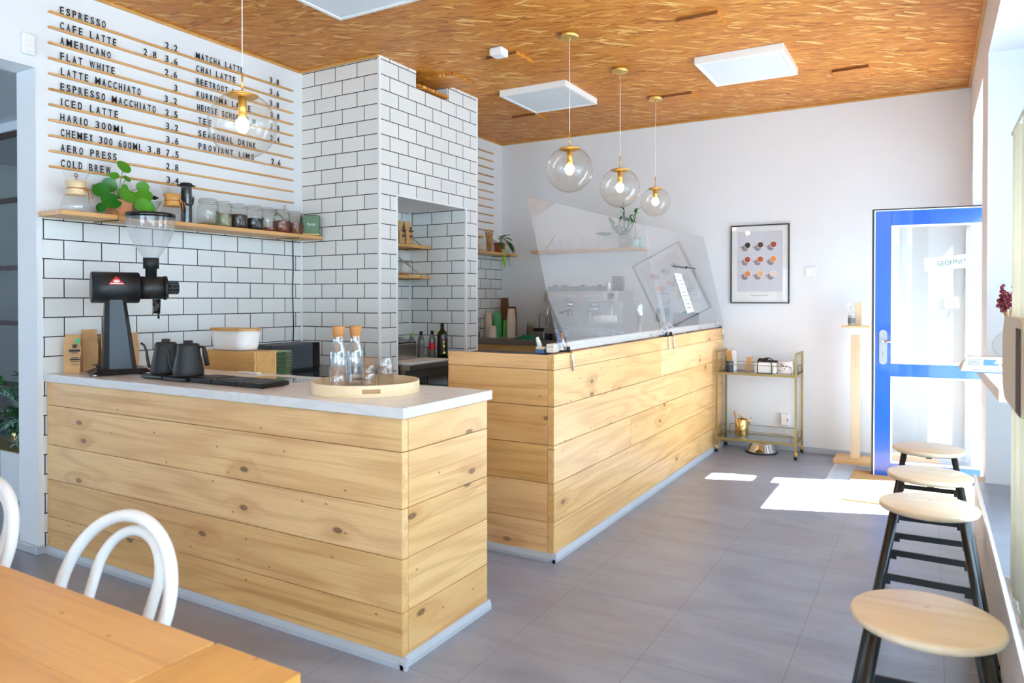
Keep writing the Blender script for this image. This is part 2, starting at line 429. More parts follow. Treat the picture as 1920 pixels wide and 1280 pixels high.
    def mesh(s, name, origin=(0, 0, 0)):
        bmesh.ops.recalc_face_normals(s.b, faces=s.b.faces[:])
        if tuple(origin) != (0, 0, 0): bmesh.ops.translate(s.b, vec=-Vector(origin), verts=s.b.verts[:])
        m = bpy.data.meshes.new(name); s.b.to_mesh(m); s.b.free(); return m
def obj(name, b, mats, parent=None, world=True):
    """link one mesh object; shapes of a child are given in world coordinates unless world=False"""
    org = Vector((0, 0, 0))
    p = parent
    while p is not None and world:
        org += p.location; p = p.parent
    o = bpy.data.objects.new(name, b.mesh(name, org)); COL.objects.link(o)
    for m in (mats if isinstance(mats, (list, tuple)) else [mats]):
        o.data.materials.append(M[m] if isinstance(m, str) else m)
    o.parent = parent
    return o
def tag(o, label, cat, group=None):
    o['label'] = label; o['category'] = cat
    if group: o['group'] = group
    return o
def thing(name, label, cat, loc=(0, 0, 0), rotz=0.0, group=None):
    o = bpy.data.objects.new(name, None); COL.objects.link(o); o.empty_display_size = .05
    o.location = loc; o.rotation_euler = (0, 0, rotz)
    return tag(o, label, cat, group)
def single(name, b, mats, label, cat, loc=(0, 0, 0), group=None):
    """a thing that is one mesh, its origin at loc"""
    o = bpy.data.objects.new(name, b.mesh(name, loc)); COL.objects.link(o); o.location = loc
    for m in (mats if isinstance(mats, (list, tuple)) else [mats]):
        o.data.materials.append(M[m] if isinstance(m, str) else m)
    return tag(o, label, cat, group)
def struct(name, b, mats, label=None):
    o = obj(name, b, mats); o['kind'] = 'structure'
    if label: o['label'] = label
    return o
def dup(root, loc, rotz=None, label=None, group=None):
    r = root.copy(); COL.objects.link(r); r.location = loc
    if rotz is not None: r.rotation_euler = (0, 0, rotz)
    if label: r['label'] = label
    if group: r['group'] = group
    for ch in root.children:
        c = ch.copy(); COL.objects.link(c); c.parent = r
        for g in ch.children:
            d = g.copy(); COL.objects.link(d); d.parent = c
    return r
def text(b, s, o, u, v, height, width=None, depth=.0015, mi=0, center=False, base_only=False, bold=0.0):
    """lettering with its lower left corner at o, u along the line, v up"""
    cu = bpy.data.curves.new('t', 'FONT'); cu.body = s; cu.extrude = .5; cu.resolution_u = 3; cu.offset = bold
    ob = bpy.data.objects.new('t', cu); COL.objects.link(ob)
    dg = bpy.context.evaluated_depsgraph_get()
    me = bpy.data.meshes.new_from_object(ob.evaluated_get(dg))
    bpy.data.objects.remove(ob); bpy.data.curves.remove(cu)
    if not me.vertices: return
    xs = [w.co.x for w in me.vertices]; ys = [w.co.y for w in me.vertices]
    x0, x1, y0, y1 = min(xs), max(xs), min(ys), max(ys)
    if base_only: y0, y1 = 0.0, .729*1.0
    ky = height/max(y1-y0, 1e-6); kx = ky if width is None else width/max(x1-x0, 1e-6)
    o, u, v = Vector(o), Vector(u), Vector(v); n = u.cross(v)
    sh = -(x1-x0)*kx/2 if center else 0
    vs = [b.b.verts.new(o + u*((w.co.x-x0)*kx+sh) + v*((w.co.y-y0)*ky) + n*((w.co.z+.5)*depth)) for w in me.vertices]
    fs = []
    for p in me.polygons:
        try: fs.append(b.b.faces.new([vs[i] for i in p.vertices]))
        except ValueError: pass
    b._fin(fs, mi)
    bpy.data.meshes.remove(me)
def chars(rail, s, y0, y1, z, x, h):
    """single stick-on letters spread evenly over a rail, each a part of the rail"""
    W = {'I': .22, '1': .4, '.': .2, 'M': 1.15, 'W': 1.2, ' ': .6}
    w = [W.get(c, .8) for c in s]; gap = .55
    k = (y1-y0)/(sum(w)+gap*(len(s)-1))
    y = y0
    for c, cw in zip(s, w):
        if c != ' ':
            b = B()
            if c == '.': b.box(x, x+.003, y, y+.007, z, z+.007)
            elif c == 'I': b.box(x, x+.003, y, y+min(.0065, cw*k), z, z+h)
            else: text(b, c, (x, y, z), (0, 1, 0), (0, 0, 1), h, min(cw*k, .029 if c in 'MW' else .021), .003, bold=.004 if c in 'MW' else .008 if c in '8630BR' else .016)
            obj('dot' if c == '.' else 'digit' if c.isdigit() else 'letter', b, 'ink', rail)
        y += (cw+gap)*k
def planks(b, along, a0, a1, f0, f1, zs, cuts=(), bev=.0022, slope=0.0):
    """horizontal boards: along 'x' or 'y', from a0 to a1, thickness f0..f1, cut at given (row, position)"""
    for i in range(len(zs)-1):
        xs = [a0]+sorted(p for r, p in cuts if r == i)+[a1]
        for p, q in zip(xs, xs[1:]):
            pid = random.uniform(.5, 40)
            g = .0013
            n0 = len(b.b.verts)
            if along == 'x': b.box(p+g, q-g, f0, f1, zs[i]+g, zs[i+1]-g, bev, pid=pid)
            else: b.box(f0, f1, p+g, q-g, zs[i]+g, zs[i+1]-g, bev, pid=pid)
def arc(c, u, v, r, a0, a1, n=12, r2=None):
    c, u, v = Vector(c), Vector(u), Vector(v); r2 = r if r2 is None else r2
    return [c + u*(r*math.cos(a0+(a1-a0)*k/n)) + v*(r2*math.sin(a0+(a1-a0)*k/n)) for k in range(n+1)]
X, Y, Z = Vector((1, 0, 0)), Vector((0, 1, 0)), Vector((0, 0, 1))

# ---------------------------------------------------------------- the room
XM, YB, XR, ZC, PX, PY, PE = -4.08, 6.80, .27, 3.05, -3.32, 3.88, 5.133
b = B(); b.box(-9.0, .80, -3.8, 7.0, -.10, 0)
f = struct('floor', b, 'floor', 'grey vinyl tile floor')
b = B(); b.box(-4.27, .80, -3.8, 7.0, ZC, ZC+.12)
struct('ceiling', b, 'osb', 'strand board ceiling')
b = B(); b.box(-9.2, -4.27, -3.8, 7.0, 2.86, 3.0)
struct('ceiling_side_room', b, 'white_wall')
# left wall: menu wall behind the counters, and the beam over the opening towards the viewer
b = B()
b.box(-4.27, XM, 2.03, 7.0, 0, ZC); b.box(-4.27, XM, -3.8, 2.03, 2.57, ZC)
struct('wall_left', b, 'white_wall', 'white wall carrying the menu rails')
b = B()
b.box(XM, XM+.008, 2.058, PY, 0, 1.786, mi=0); b.box(XM, XM+.008, PE, YB, 0, 1.79, mi=1)
struct('trim_1', b, ['tile_menu', 'tile_menu_far'], 'white metro tiles with dark joints below the menu')
b = B()
NX, NY0, NY1, NZ = -3.90, 4.075, 4.955, 2.095
for nm, bx in (('wall_pillar', [(XM, PX, PY, NY0, 0, ZC)]), ('wall_pillar_far', [(XM, PX, NY1, PE, 0, ZC)]),
               ('wall_over_niche', [(XM, PX, NY0, 4.296, NZ, ZC), (XM, PX, 4.296, 4.70, NZ, 2.923), (XM, PX, 4.70, NY1, NZ, ZC)]), ('wall_niche', [(XM, NX, NY0, NY1, 0, NZ)])):
    b = B()
    for q in bx: b.box(*q)
    for fc in b.b.faces:
        fc.normal_update(); nrm = fc.normal; ce = fc.calc_center_median()
        if abs(nrm.z) > .5: fc.material_index = 4
        elif abs(nrm.y) > .5: fc.material_index = 0 if ce.y < PY+.01 else 2
        else: fc.material_index = 1 if ce.x > -3.5 else 3
    struct(nm, b, ['tile_pillar_side', 'tile_pillar_front', 'tile_niche_side', 'tile_niche_back', 'white_wall'], 'white tiled pillar around a niche')
# white corner profiles and the strip between wall and pillar
b = B()
for (x, y) in ((PX, PY), (PX, PE), ):
    b.box(x-.014, x+.004, y-(.004 if y == PY else .014), y+(.014 if y == PY else .004), 0, ZC-.002, .002)
b.box(PX-.012, PX+.004, NY0-.012, NY0+.003, .0, NZ, .002); b.box(PX-.012, PX+.004, NY1-.003, NY1+.016, .0, NZ, .002)
b.box(PX-.012, PX+.004, NY0-.012, NY1+.016, NZ-.004, NZ+.010, .002)
b.box(XM, XM+.014, PY-.012, PY, 0, ZC, .002); b.box(NX, NX+.012, NY1-.012, NY1, 0, NZ, .002)
struct('trim_2', b, 'white_plastic', 'white corner profiles on the tiling')
b = B(); b.box(-9.2, .80, YB, 7.0, 0, ZC)
struct('wall_back', b, 'white_wall', 'white back wall')
# right wall with the window recess (from y=4.78 towards the viewer) and the doorway (5.25..6.38)
b = B()
b.box(XR, .80, 4.78, 5.25, 0, ZC); b.box(XR, .62, 6.38, 6.80, 0, ZC)
b.box(XR, .62, 5.25, 6.38, 2.70, ZC); b.box(XR, .80, -3.8, 4.78, 2.71, ZC)
struct('wall_right', b, 'white_wall', 'white window wall')
b = B(); b.box(.226, .80, -3.8, 4.96, 0, .325, .003)
struct('wall_plinth', b, 'white_wall', 'low plinth under the windows')
b = B(); b.box(.222, .236, -3.8, 4.96, .318, .336, .002)
struct('trim_3', b, 'white_plastic', 'white edge strip of the plinth')
b = B(); b.box(.236, .80, -3.8, 4.775, .325, .331)
struct('trim_4', b, 'floor', 'grey vinyl on the plinth')
# window behind the bar shelf: white frames, glass
b = B()
for y in (-3.75, -1.6, .5, 2.62, 4.73):
    b.box(.74, .80, y-.05, y+.05, .33, 2.71, .004)
b.box(.74, .80, -3.8, 4.78, .33, .42, .004); b.box(.74, .80, -3.8, 4.78, 2.62, 2.71, .004)
w = struct('window_1', b, 'white_paint', 'long window onto the street')
b = B(); b.box(.765, .775, -3.8, 4.78, .42, 2.62)
g = obj('glass_pane', b, 'pane', w)
b = B(); b.box(.712, .716, 3.95, 4.74, .45, 2.60)
bl = single('roller_blind', b, 'awning_cloth', 'white roller blind over the far end of the street window', 'blind', (.714, 4.3, .45))  # blind added to darken the recess beside the window
b = B(); b.cyl((.714, 3.95, 2.63), (.714, 4.74, 2.63), .025, seg=16); obj('roller', b, 'white_plastic', bl)
# rear of the room, behind the viewer, with an opening added for fill light
b = B()
b.box(-9.2, -2.9, -3.8, -3.6, 0, ZC); b.box(-.5, .80, -3.8, -3.6, 0, ZC); b.box(-2.9, -.5, -3.8, -3.6, 2.05, ZC)
struct('wall_front', b, 'white_wall')
b = B(); b.box(-9.2, -9.0, -3.8, -2.0, 0, ZC); b.box(-9.2, -9.0, 1.2, 7.0, 0, ZC); b.box(-9.2, -9.0, -2.0, 1.2, 0, .7); b.box(-9.2, -9.0, -2.0, 1.2, 2.3, ZC)  # opening added to bring sky light into the side room
struct('wall_far_left', b, 'white_wall')
# skirtings
b = B(); b.box(XM+.0, -1.70, YB-.014, YB, 0, .05, .003); b.box(-1.64, XR, YB-.014, YB, 0, .05, .003)
struct('baseboard_back', b, 'grey_skirting')
b = B(); b.box(-4.285, XM, 2.012, 2.03, 0, .045, .005); b.box(XM, XM+.016, 2.012, 2.056, 0, .045, .005)
struct('baseboard_left', b, 'grey_skirting')
# thin timber bead where the boarded ceiling meets the walls
b = B()
b.box(XM, XM+.018, -3.6, PY, ZC-.018, ZC, .003); b.box(XM, PX, PY-.018, PY, ZC-.018, ZC, .003); b.box(XM, XM+.018, PE, YB, ZC-.018, ZC, .003)
b.box(XM, XR, YB-.018, YB, ZC-.018, ZC, .003); b.box(XR-.018, XR, -3.6, YB, ZC-.018, ZC, .003)
struct('trim_5', b, 'oak_x', 'timber bead round the ceiling')
# splice plates of the boarded ceiling
for x0, y0, lb in ((-1.335, 4.286, 'strand board splice plate between white smoke alarm and square panel light'),
                   (-.64, 5.82, 'strand board splice plate nearest the window wall'),
                   (-1.940, 5.84, 'strand board splice plate beside the farthest pendant canopy'),
                   (-2.70, 4.29, 'strand board splice plate right behind the white smoke alarm'),
                   (-3.365, 5.80, 'strand board splice plate behind the farther square panel light'),
                   (-2.0, 2.74, 'strand board splice plate at the top edge left of centre'),
                   (-.66, 2.76, 'strand board splice plate at the top edge right of centre')):
    b = B(); fs = b.box(x0, x0+.245, y0, y0+.24, ZC-.021, ZC-.0005)
    fs[2].material_index = 1  # dark board edge on the near side only, its shade put into colour
    single('splice_plate', b, ['osb', 'osb_edge'], lb, 'ceiling plate', (x0, y0, ZC-.021), 'splice plates on the ceiling')
b = B(); b.box(-3.50, PX+.02, 4.30, 4.69, 2.935, 2.955); b.box(-3.50, -3.1, 4.45, 4.72, ZC-.02, ZC-.0005)
single('ceiling_offcut', b, 'osb', 'strand board offcut in the gap above the tiled pillar', 'board', (-3.40, 4.5, 2.935))
# outside: pavement, unseen cloth added over the windows to block the sun
b = B(); b.box(-12, 14, -20, 24, -.25, -.12)
struct('ground_outside', b, 'pavement')
b = B(); b.hexa([(.82, -4.2, 2.78), (3.0, -4.2, 2.42), (3.0, 5.95, 2.42), (.82, 5.15, 2.78), (.82, -4.2, 2.79), (3.0, -4.2, 2.43), (3.0, 5.95, 2.43), (.82, 5.15, 2.79)])
single('awning', b, 'awning_cloth', 'white cloth awning outside over the windows', 'awning', (.82, 0, 2.78))

# ---------------------------------------------------------------- menu rails with letters
MENU = [
[('ESPRESSO', 2.15, 2.398), ('2.2', 2.77, 2.852), ('MATCHA LATTE', 2.982, 3.346), ('3.8', 3.576, 3.662)],
[('CAFE LATTE', 2.15, 2.46), ('2.8', 2.628, 2.71), ('3.6', 2.768, 2.852), ('CHAI LATTE', 2.984, 3.284), ('3.6', 3.576, 3.662)],
[('AMERICANO', 2.15, 2.426), ('2.6', 2.766, 2.848), ('BEETROOT LATTE', 2.984, 3.402), ('3.8', 3.576, 3.662)],
[('FLAT WHITE', 2.15, 2.45), ('3', 2.828, 2.848), ('KURKUMA LATTE', 2.986, 3.408), ('3.8', 3.58, 3.664)],
[('LATTE MACCHIATO', 2.152, 2.606), ('3.2', 2.762, 2.848), ('HEISSE SCHOKO S M', 2.99, 3.45), ('2.8', 3.58, 3.664)],
[('ESPRESSO MACCHIATO', 2.15, 2.702), ('2.5', 2.768, 2.85), ('TEE', 2.998, 3.094), ('2.4', 3.58, 3.664)],
[('ICED LATTE', 2.152, 2.468), ('3.2', 2.77, 2.854), ('SEASONAL DRINK', 2.998, 3.45)],
[('HARIO 300ML', 2.148, 2.508), ('3.6', 2.772, 2.856), ('PROVIANT LIMO', 2.998, 3.436), ('2.6', 3.59, 3.672)],
[('CHEMEX 300 600ML', 2.15, 2.612), ('3.8', 2.65, 2.732), ('7.5', 2.772, 2.858)],
[('AERO PRESS', 2.15, 2.458), ('2.8', 2.772, 2.854)],
[('COLD BREW', 2.15, 2.422), ('3.4', 2.774, 2.854)]]
ORD = ['first', 'second', 'third', 'fourth', 'fifth', 'sixth', 'seventh', 'eighth', 'ninth', 'tenth', 'lowest']
SAYS = ['espresso and matcha latte', 'cafe latte and chai latte', 'americano and beetroot latte', 'flat white', 'latte macchiato', 'espresso macchiato', 'iced latte', '300 ml and price 3.6', '300 and 600 ml', 'price 2.8 alone on its right half', 'cold brew']
for i, row in enumerate(MENU):
    z = 2.885-.0823*i
    b = B(); b.box(XM, XM+.022, 2.092, 3.79, z-.007, z+.004, .002, pid=i*1.7+.3)
    t = single('menu_rail', b, 'oak_y', '%s wooden menu rail from the ceiling, lettered %s' % (ORD[i], SAYS[i]), 'menu rail', (XM, 2.092, z), 'lettered menu rails on the left wall')
    for s, y0, y1 in row:
        chars(t, s, y0, y1, z+.0045, XM+.012, .041)
for i in range(11):
    z = 2.912-.0828*i
    b = B(); b.box(XM, XM+.022, 5.35, 6.60, z-.007, z+.004, .002, pid=i*1.3+20)
    single('menu_rail', b, 'oak_y', '%s bare wooden rail from the ceiling on the wall behind the tiled pillar' % ORD[i], 'menu rail', (XM, 5.35, z), 'bare menu rails behind the pillar')

# ---------------------------------------------------------------- front counter (white worktop)
t = thing('counter', 'low pine plank counter with a white worktop in the foreground', 'counter', (-2.87, 2.36, 0))
ZS1 = [.02, .197, .395, .580, .789, .915]
b = B(); planks(b, 'x', XM+.012, -1.665, 2.070, 2.105, ZS1)
obj('front_panel', b, 'pine_x', t)
b = B(); planks(b, 'y', 2.1055, 2.655, -1.700, -1.666, ZS1)
obj('end_panel', b, 'pine_y', t)
b = B(); b.box(XM+.012, -1.70, 2.63, 2.65, .05, .915)
obj('rear_panel', b, 'pine_x', t)
b = B(); b.box(XM+.0085, -1.648, 2.055, 2.668, .915, .955, .0025)
obj('worktop', b, 'worktop_white', t)
b = B(); b.prism([(0, 0), (.016, 0), (.016, .018), (.008, .040), (0, .040)], (XM+.012, 2.070, 0), (0, -1, 0), Z, X, 2.43)
b.prism([(0, 0), (.016, 0), (.016, .018), (.008, .040), (0, .040)], (-1.666, 2.054, 0), X, Z, Y, .61)
obj('skirting', b, 'grey_skirting', t)
# ---------------------------------------------------------------- bar counter (long, at the back)
t = thing('counter', 'long tall pine plank counter under the clear screen', 'counter', (-1.98, 5.0, 0))
def ztop(y): return 1.064 + .0062*(y-3.3)
ZS2 = [.02, .199, .399, .597, .796, .986]
b = B(); planks(b, 'y', 3.30, 6.785, -1.705, -1.668, ZS2, [(0, 6.05), (1, 6.05), (4, 5.0), (2, 4.4)])
for y0, y1 in ((3.30, 5.0), (5.0, 6.785)):
    pid = random.uniform(1, 30)
    b.hexa([(-1.705, y0+.001, .987), (-1.668, y0+.001, .987), (-1.668, y1-.001, .987), (-1.705, y1-.001, .987),
            (-1.705, y0+.001, ztop(y0)), (-1.668, y0+.001, ztop(y0)), (-1.668, y1-.001, ztop(y1)), (-1.705, y1-.001, ztop(y1))], pid=pid)
obj('front_panel', b, 'pine_y', t)
b = B(); planks(b, 'x', -2.33, -1.7055, 3.30, 3.336, ZS2+[1.062])
obj('end_panel', b, 'pine_x', t)
b = B(); b.box(-2.33, -1.706, 3.337, 6.785, .90, .94)
obj('inner_shelf', b, 'dark_grey', t)
b = B(); b.prism([(0, 0), (.018, 0), (.018, .018), (.008, .042), (0, .042)], (-1.668, 3.282, 0), X, Z, Y, 3.50)
b.prism([(0, 0), (.018, 0), (.018, .018), (.008, .042), (0, .042)], (-2.33, 3.300, 0), (0, -1, 0), Z, X, .68)
obj('skirting', b, 'grey_skirting', t)
# batten lying along the counter's top edge
b = B()
y0, y1 = 3.43, 6.77
b.hexa([(-1.778, y0, ztop(y0)+.001), (-1.735, y0, ztop(y0)+.001), (-1.735, y1, ztop(y1)+.001), (-1.778, y1, ztop(y1)+.001),
        (-1.778, y0, ztop(y0)+.046), (-1.735, y0, ztop(y0)+.046), (-1.735, y1, ztop(y1)+.046), (-1.778, y1, ztop(y1)+.046)], pid=3.1)
single('batten', b, 'lath_y', 'pale timber batten along the bar counter edge below the clear screen', 'batten', (-1.74, 3.43, ztop(y0)))
# clear screens leaning away from the customers
def screen(y0, y1, psi, th, x0, z0, ht, label):
    b = B()
    u = Vector((math.sin(psi), math.cos(psi), 0)); v = Vector((-math.sin(th), 0, math.cos(th))); n = u.cross(v).normalized()
    o = Vector((x0, y0, z0)); n = n if n.x > 0 else -n
    L = (y1-y0)/math.cos(psi)
    pts = [o, o+u*L, o+u*L+v*ht[1], o+v*ht[0]]
    b.hexa([*pts, *[p+n*.005 for p in pts]])
    return single('clear_screen', b, 'acrylic', label, 'screen', (x0, y0, z0), 'clear hygiene screens on the bar counter')
screen(3.44, 5.215, math.radians(1.0), math.radians(13.3), -1.711, 1.088, (.845, .845), 'larger clear screen, the one nearer the tiled pillar')
screen(5.225, 6.76, math.radians(2.2), math.radians(13.2), -1.712, 1.097, (.845, .86), 'smaller clear screen, the one nearer the back wall')
# clamps that hold the screens
def clamp(y, x, z, label, drop=.10, rise=.10):
    t = thing('clamp', label, 'clamp', (x, y, z), 0, 'black screen clamps on the bar counter')
    b = B(); b.box(x-.012, x+.055, y-.012, y+.012, z-.001, z+.008, .002); b.cyl((x+.038, y, z+.008), (x+.038, y, z+.028), .011, seg=14)
    obj('bar', b, 'black_metal', t)
    b = B(); b.tube([(x+.022, y-.006, z+.006), (x+.012, y-.006, z+.05), (x+.000, y-.006, z+rise)], .006, 10); obj('upper_pin', b, 'chrome', t)
    b = B(); b.tube([(x+.050, y, z+.004), (x+.062, y, z-.012), (x+.064, y, z-drop)], .006, 10); obj('lower_pin', b, 'chrome', t)
clamp(3.50, -1.72, ztop(3.5)+.002, 'black clamp at the left corner of the bar counter')
clamp(5.15, -1.72, ztop(5.15)+.002, 'left of the two black clamps at the seam of the screens')
clamp(5.265, -1.72, ztop(5.26)+.002, 'right of the two black clamps at the seam of the screens')
clamp(6.735, -1.72, ztop(6.73)+.002, 'black clamp at the far end of the bar counter')

# ---------------------------------------------------------------- shelf on the menu wall
t = thing('wall_shelf', 'long wooden shelf on the left wall with coffee makers and jars', 'shelf', (XM, 2.96, 1.785))
b = B(); b.box(XM+.009, -3.845, 2.034, PY-.014, 1.786, 1.811, .003, pid=4.4); obj('board', b, 'oak_y', t)
for y in (2.33, 3.63):
    b = B(); b.tube([(XM+.012, y, 1.782), (-3.842, y, 1.782), (-3.842, y, 1.818), (XM+.012, y, 1.98)], .0035, 8); b.box(XM+.008, XM+.014, y-.012, y+.012, 1.95, 1.995, .002)
    obj('bracket', b, 'brass_matt', t)
b = B(); b.tube([(XM+.012, 3.787, 1.784), (XM+.013, 3.790, 1.60), (XM+.013, 3.783, 1.40), (XM+.013, 3.792, 1.15), (XM+.014, 3.785, 1.02)], .0035, 8)
single('speaker_cable', b, 'black_matt', 'thin black cable hanging down the tiles below the speaker', 'cable', (XM+.012, 3.787, 1.02))
SZ = 1.812
def vessel(name, prof, c, mat, parent, seg=32):
    b = B(); b.lathe(prof, c, seg); return obj(name, b, mat, parent)
def hourglass_brewer(y, x, s, label, lidded):
    t = thing('coffee_brewer', label, 'coffee maker', (x, y, SZ), 0, 'hourglass coffee makers on the shelf')
    k = s
    prof = [(0, .001), (.062*k, .001), (.071*k, .012), (.074*k, .035*k), (.062*k, .075*k), (.034*k, .125*k), (.031*k, .135*k), (.038*k, .160*k), (.068*k, .225*k)]
    vessel('glass_body', prof, (x, y, SZ), 'thin', t)
    vessel('wooden_collar', [(.052*k, .096*k), (.050*k, .100*k), (.036*k, .128*k), (.036*k, .136*k), (.050*k, .172*k), (.053*k, .172*k), (.041*k, .135*k), (.052*k, .096*k)], (x, y, SZ), 'birch' if lidded else 'oak_x', t)
    b = B(); b.tube([(x+.043*k*math.cos(a), y+.043*k*math.sin(a), SZ+.131*k) for a in [2*PI*i/20 for i in range(20)]], .0035, 8, closed=True)
    fx, fy = x+.048*k*.75, y+.048*k*.66
    b.tube([(fx, fy, SZ+.131*k), (fx+.012, fy+.006, SZ+.115*k), (fx+.012, fy+.012, SZ+.075*k)], .003, 8); b.tube([(fx, fy, SZ+.131*k), (fx+.014, fy+.018, SZ+.120*k), (fx+.016, fy+.028, SZ+.080*k)], .003, 8); b.sphere((fx+.006, fy, SZ+.131*k), .009)
    obj('leather_tie', b, 'leather', t)
    if lidded:
        b = B(); b.cyl((x, y, SZ+.16*k), (x, y, SZ+.195*k), .004, seg=8); b.sphere((x, y, SZ+.205*k), .011); obj('stirring_rod', b, 'steel', t)
hourglass_brewer(2.165, -3.95, .98, 'larger glass coffee maker with a pale wooden collar, at the left shelf end', True)
hourglass_brewer(2.700, -3.910, .95, 'glass coffee maker with a wooden collar, between white dripper and press', False)
# round-leaved plant
t = thing('potted_plant', 'round-leaved green plant in a terracotta pot on the shelf', 'plant', (-3.96, 2.41, SZ))
vessel('pot', [(0, .001), (.058, .001), (.061, .004), (.071, .090), (.071, .094), (.064, .094), (.062, .078), (0, .078)], (-3.96, 2.41, SZ), 'terracotta', t)
vessel('soil', [(0, .082), (.0635, .082), (.0635, .079)], (-3.96, 2.41, SZ), 'soil', t)
LV = [(2.431, 2.10, .042, -3.95), (2.385, 2.045, .026, -3.97), (2.434, 2.032, .023, -3.93), (2.288, 1.948, .045, -3.93), (2.350, 1.985, .042, -3.96), (2.325, 1.893, .054, -3.90), (2.405, 1.932, .051, -3.88),
      (2.548, 2.000, .036, -3.96), (2.525, 1.945, .046, -3.91), (2.500, 1.885, .046, -3.885), (2.560, 1.885, .042, -3.93), (2.60, 1.885, .040, -3.96), (2.573, 1.945, .038, -3.98), (2.290, 1.855, .032, -3.93), (2.447, 1.93, .038, -3.92), (2.46, 1.985, .024, -3.99)]
for i, (y, z, r, x) in enumerate(LV):
    b = B(); rnd = random.Random(i)
    n = Vector((1.0, -.25+rnd.uniform(-.5, .5), .35+rnd.uniform(-.3, .4))).normalized()
    u = n.cross(Z).normalized(); w = u.cross(n)
    if i in (13, 11): n = Vector((.45, -.8 if i == 13 else .8, .3)).normalized(); u = n.cross(Z).normalized(); w = u.cross(n)
    c = Vector((x, y, z)); rows = []
    for q, rr in enumerate((0, .35, .7, 1.0)):
        if rr == 0: rows.append([b.b.verts.new(c+n*(-.10*r))])
        else: rows.append([b.b.verts.new(c + (u*math.cos(a)+w*math.sin(a))*r*rr*(1+.04*math.sin(3*a+i)) + n*(-.10*r*(1-rr*rr)+.05*r*rr*math.sin(2*a+i))) for a in [2*PI*k/20 for k in range(20)]])
    fs = []
    for a, d in zip(rows, rows[1:]):
        for k in range(20):
            if len(a) == 1: fs.append(b.b.faces.new((a[0], d[k], d[(k+1) % 20])))
            else: fs.append(b.b.faces.new((a[k], d[k], d[(k+1) % 20], a[(k+1) % 20])))
    b._fin(fs, smooth=True)
    base = Vector((-3.96+rnd.uniform(-.015, .015), 2.41+rnd.uniform(-.02, .02), SZ+.078))
    md = (base+c)/2 + Vector((0, (c.y-base.y)*-.15, .03))
    st = [base*(1-q)**2 + md*2*q*(1-q) + (c-n*.008)*q*q for q in [k/8 for k in range(9)]]
    b.tube(st, .0018, 6, mi=1)
    obj('leaf', b, ['leaf_dark' if i in (5, 13, 3, 11, 4) else 'leaf_bright', 'stem'], t)
# white dripper on a stand, behind the plant
t = thing('coffee_dripper', 'white conical coffee dripper with a black lid behind the plant', 'coffee maker', (-4.015, 2.635, SZ))
vessel('cone', [(.0, .052), (.022, .052), (.056, .118), (.060, .118), (.060, .124), (.053, .124), (.020, .060), (0, .060)], (-4.015, 2.635, SZ), 'white_ceramic', t)
vessel('server', [(0, .001), (.045, .001), (.047, .006), (.042, .05), (.035, .052)], (-4.015, 2.635, SZ), 'white_ceramic', t)
b = B(); b.box(-4.04, -3.98, 2.59, 2.65, SZ+.124, SZ+.152, .006); b.box(-4.02, -4.0, 2.635, 2.675, SZ+.14, SZ+.15, .003); obj('lid', b, 'black_matt', t)
# plunger press
t = thing('coffee_press', 'dark grey plunger coffee press standing upright on the shelf', 'coffee maker', (-3.93, 2.81, SZ))
vessel('chamber', [(.031, .0), (.031, .225)], (-3.93, 2.81, SZ), 'smoke', t)
vessel('plunger', [(0, .004), (.0285, .004), (.0285, .16), (.030, .17), (.030, .216), (0, .216)], (-3.93, 2.81, SZ), 'dark_grey', t)
b = B(); b.lathe([(.0, .226), (.034, .226), (.052, .229), (.052, .234), (.034, .238), (.034, .246), (0, .246)], (-3.93, 2.81, SZ), 6); b.lathe([(.031, .105), (.0335, .107), (.0335, .118), (.031, .12)], (-3.93, 2.81, SZ), 24)
obj('flange', b, 'black_matt', t)
# small press tool with a cork-and-black disc
t = thing('milk_frother', 'small glass frother jug with a tilted black disc beside the press', 'frother', (-4.01, 2.872, SZ))
vessel('jug', [(0, .001), (.034, .001), (.036, .006), (.036, .105), (.039, .11)], (-4.01, 2.872, SZ), 'thin', t)
b = B(); b.cyl((-3.995, 2.868, SZ+.138), (-3.975, 2.858, SZ+.165), .032, seg=24); obj('disc', b, 'black_matt', t)
b = B(); b.cyl((-3.975, 2.858, SZ+.165), (-3.970, 2.856, SZ+.172), .024, seg=24); b.tube([(-3.985, 2.864, SZ+.14), (-3.995, 2.88, SZ+.02)], .003, 8); obj('stirrer', b, 'brass_matt', t)
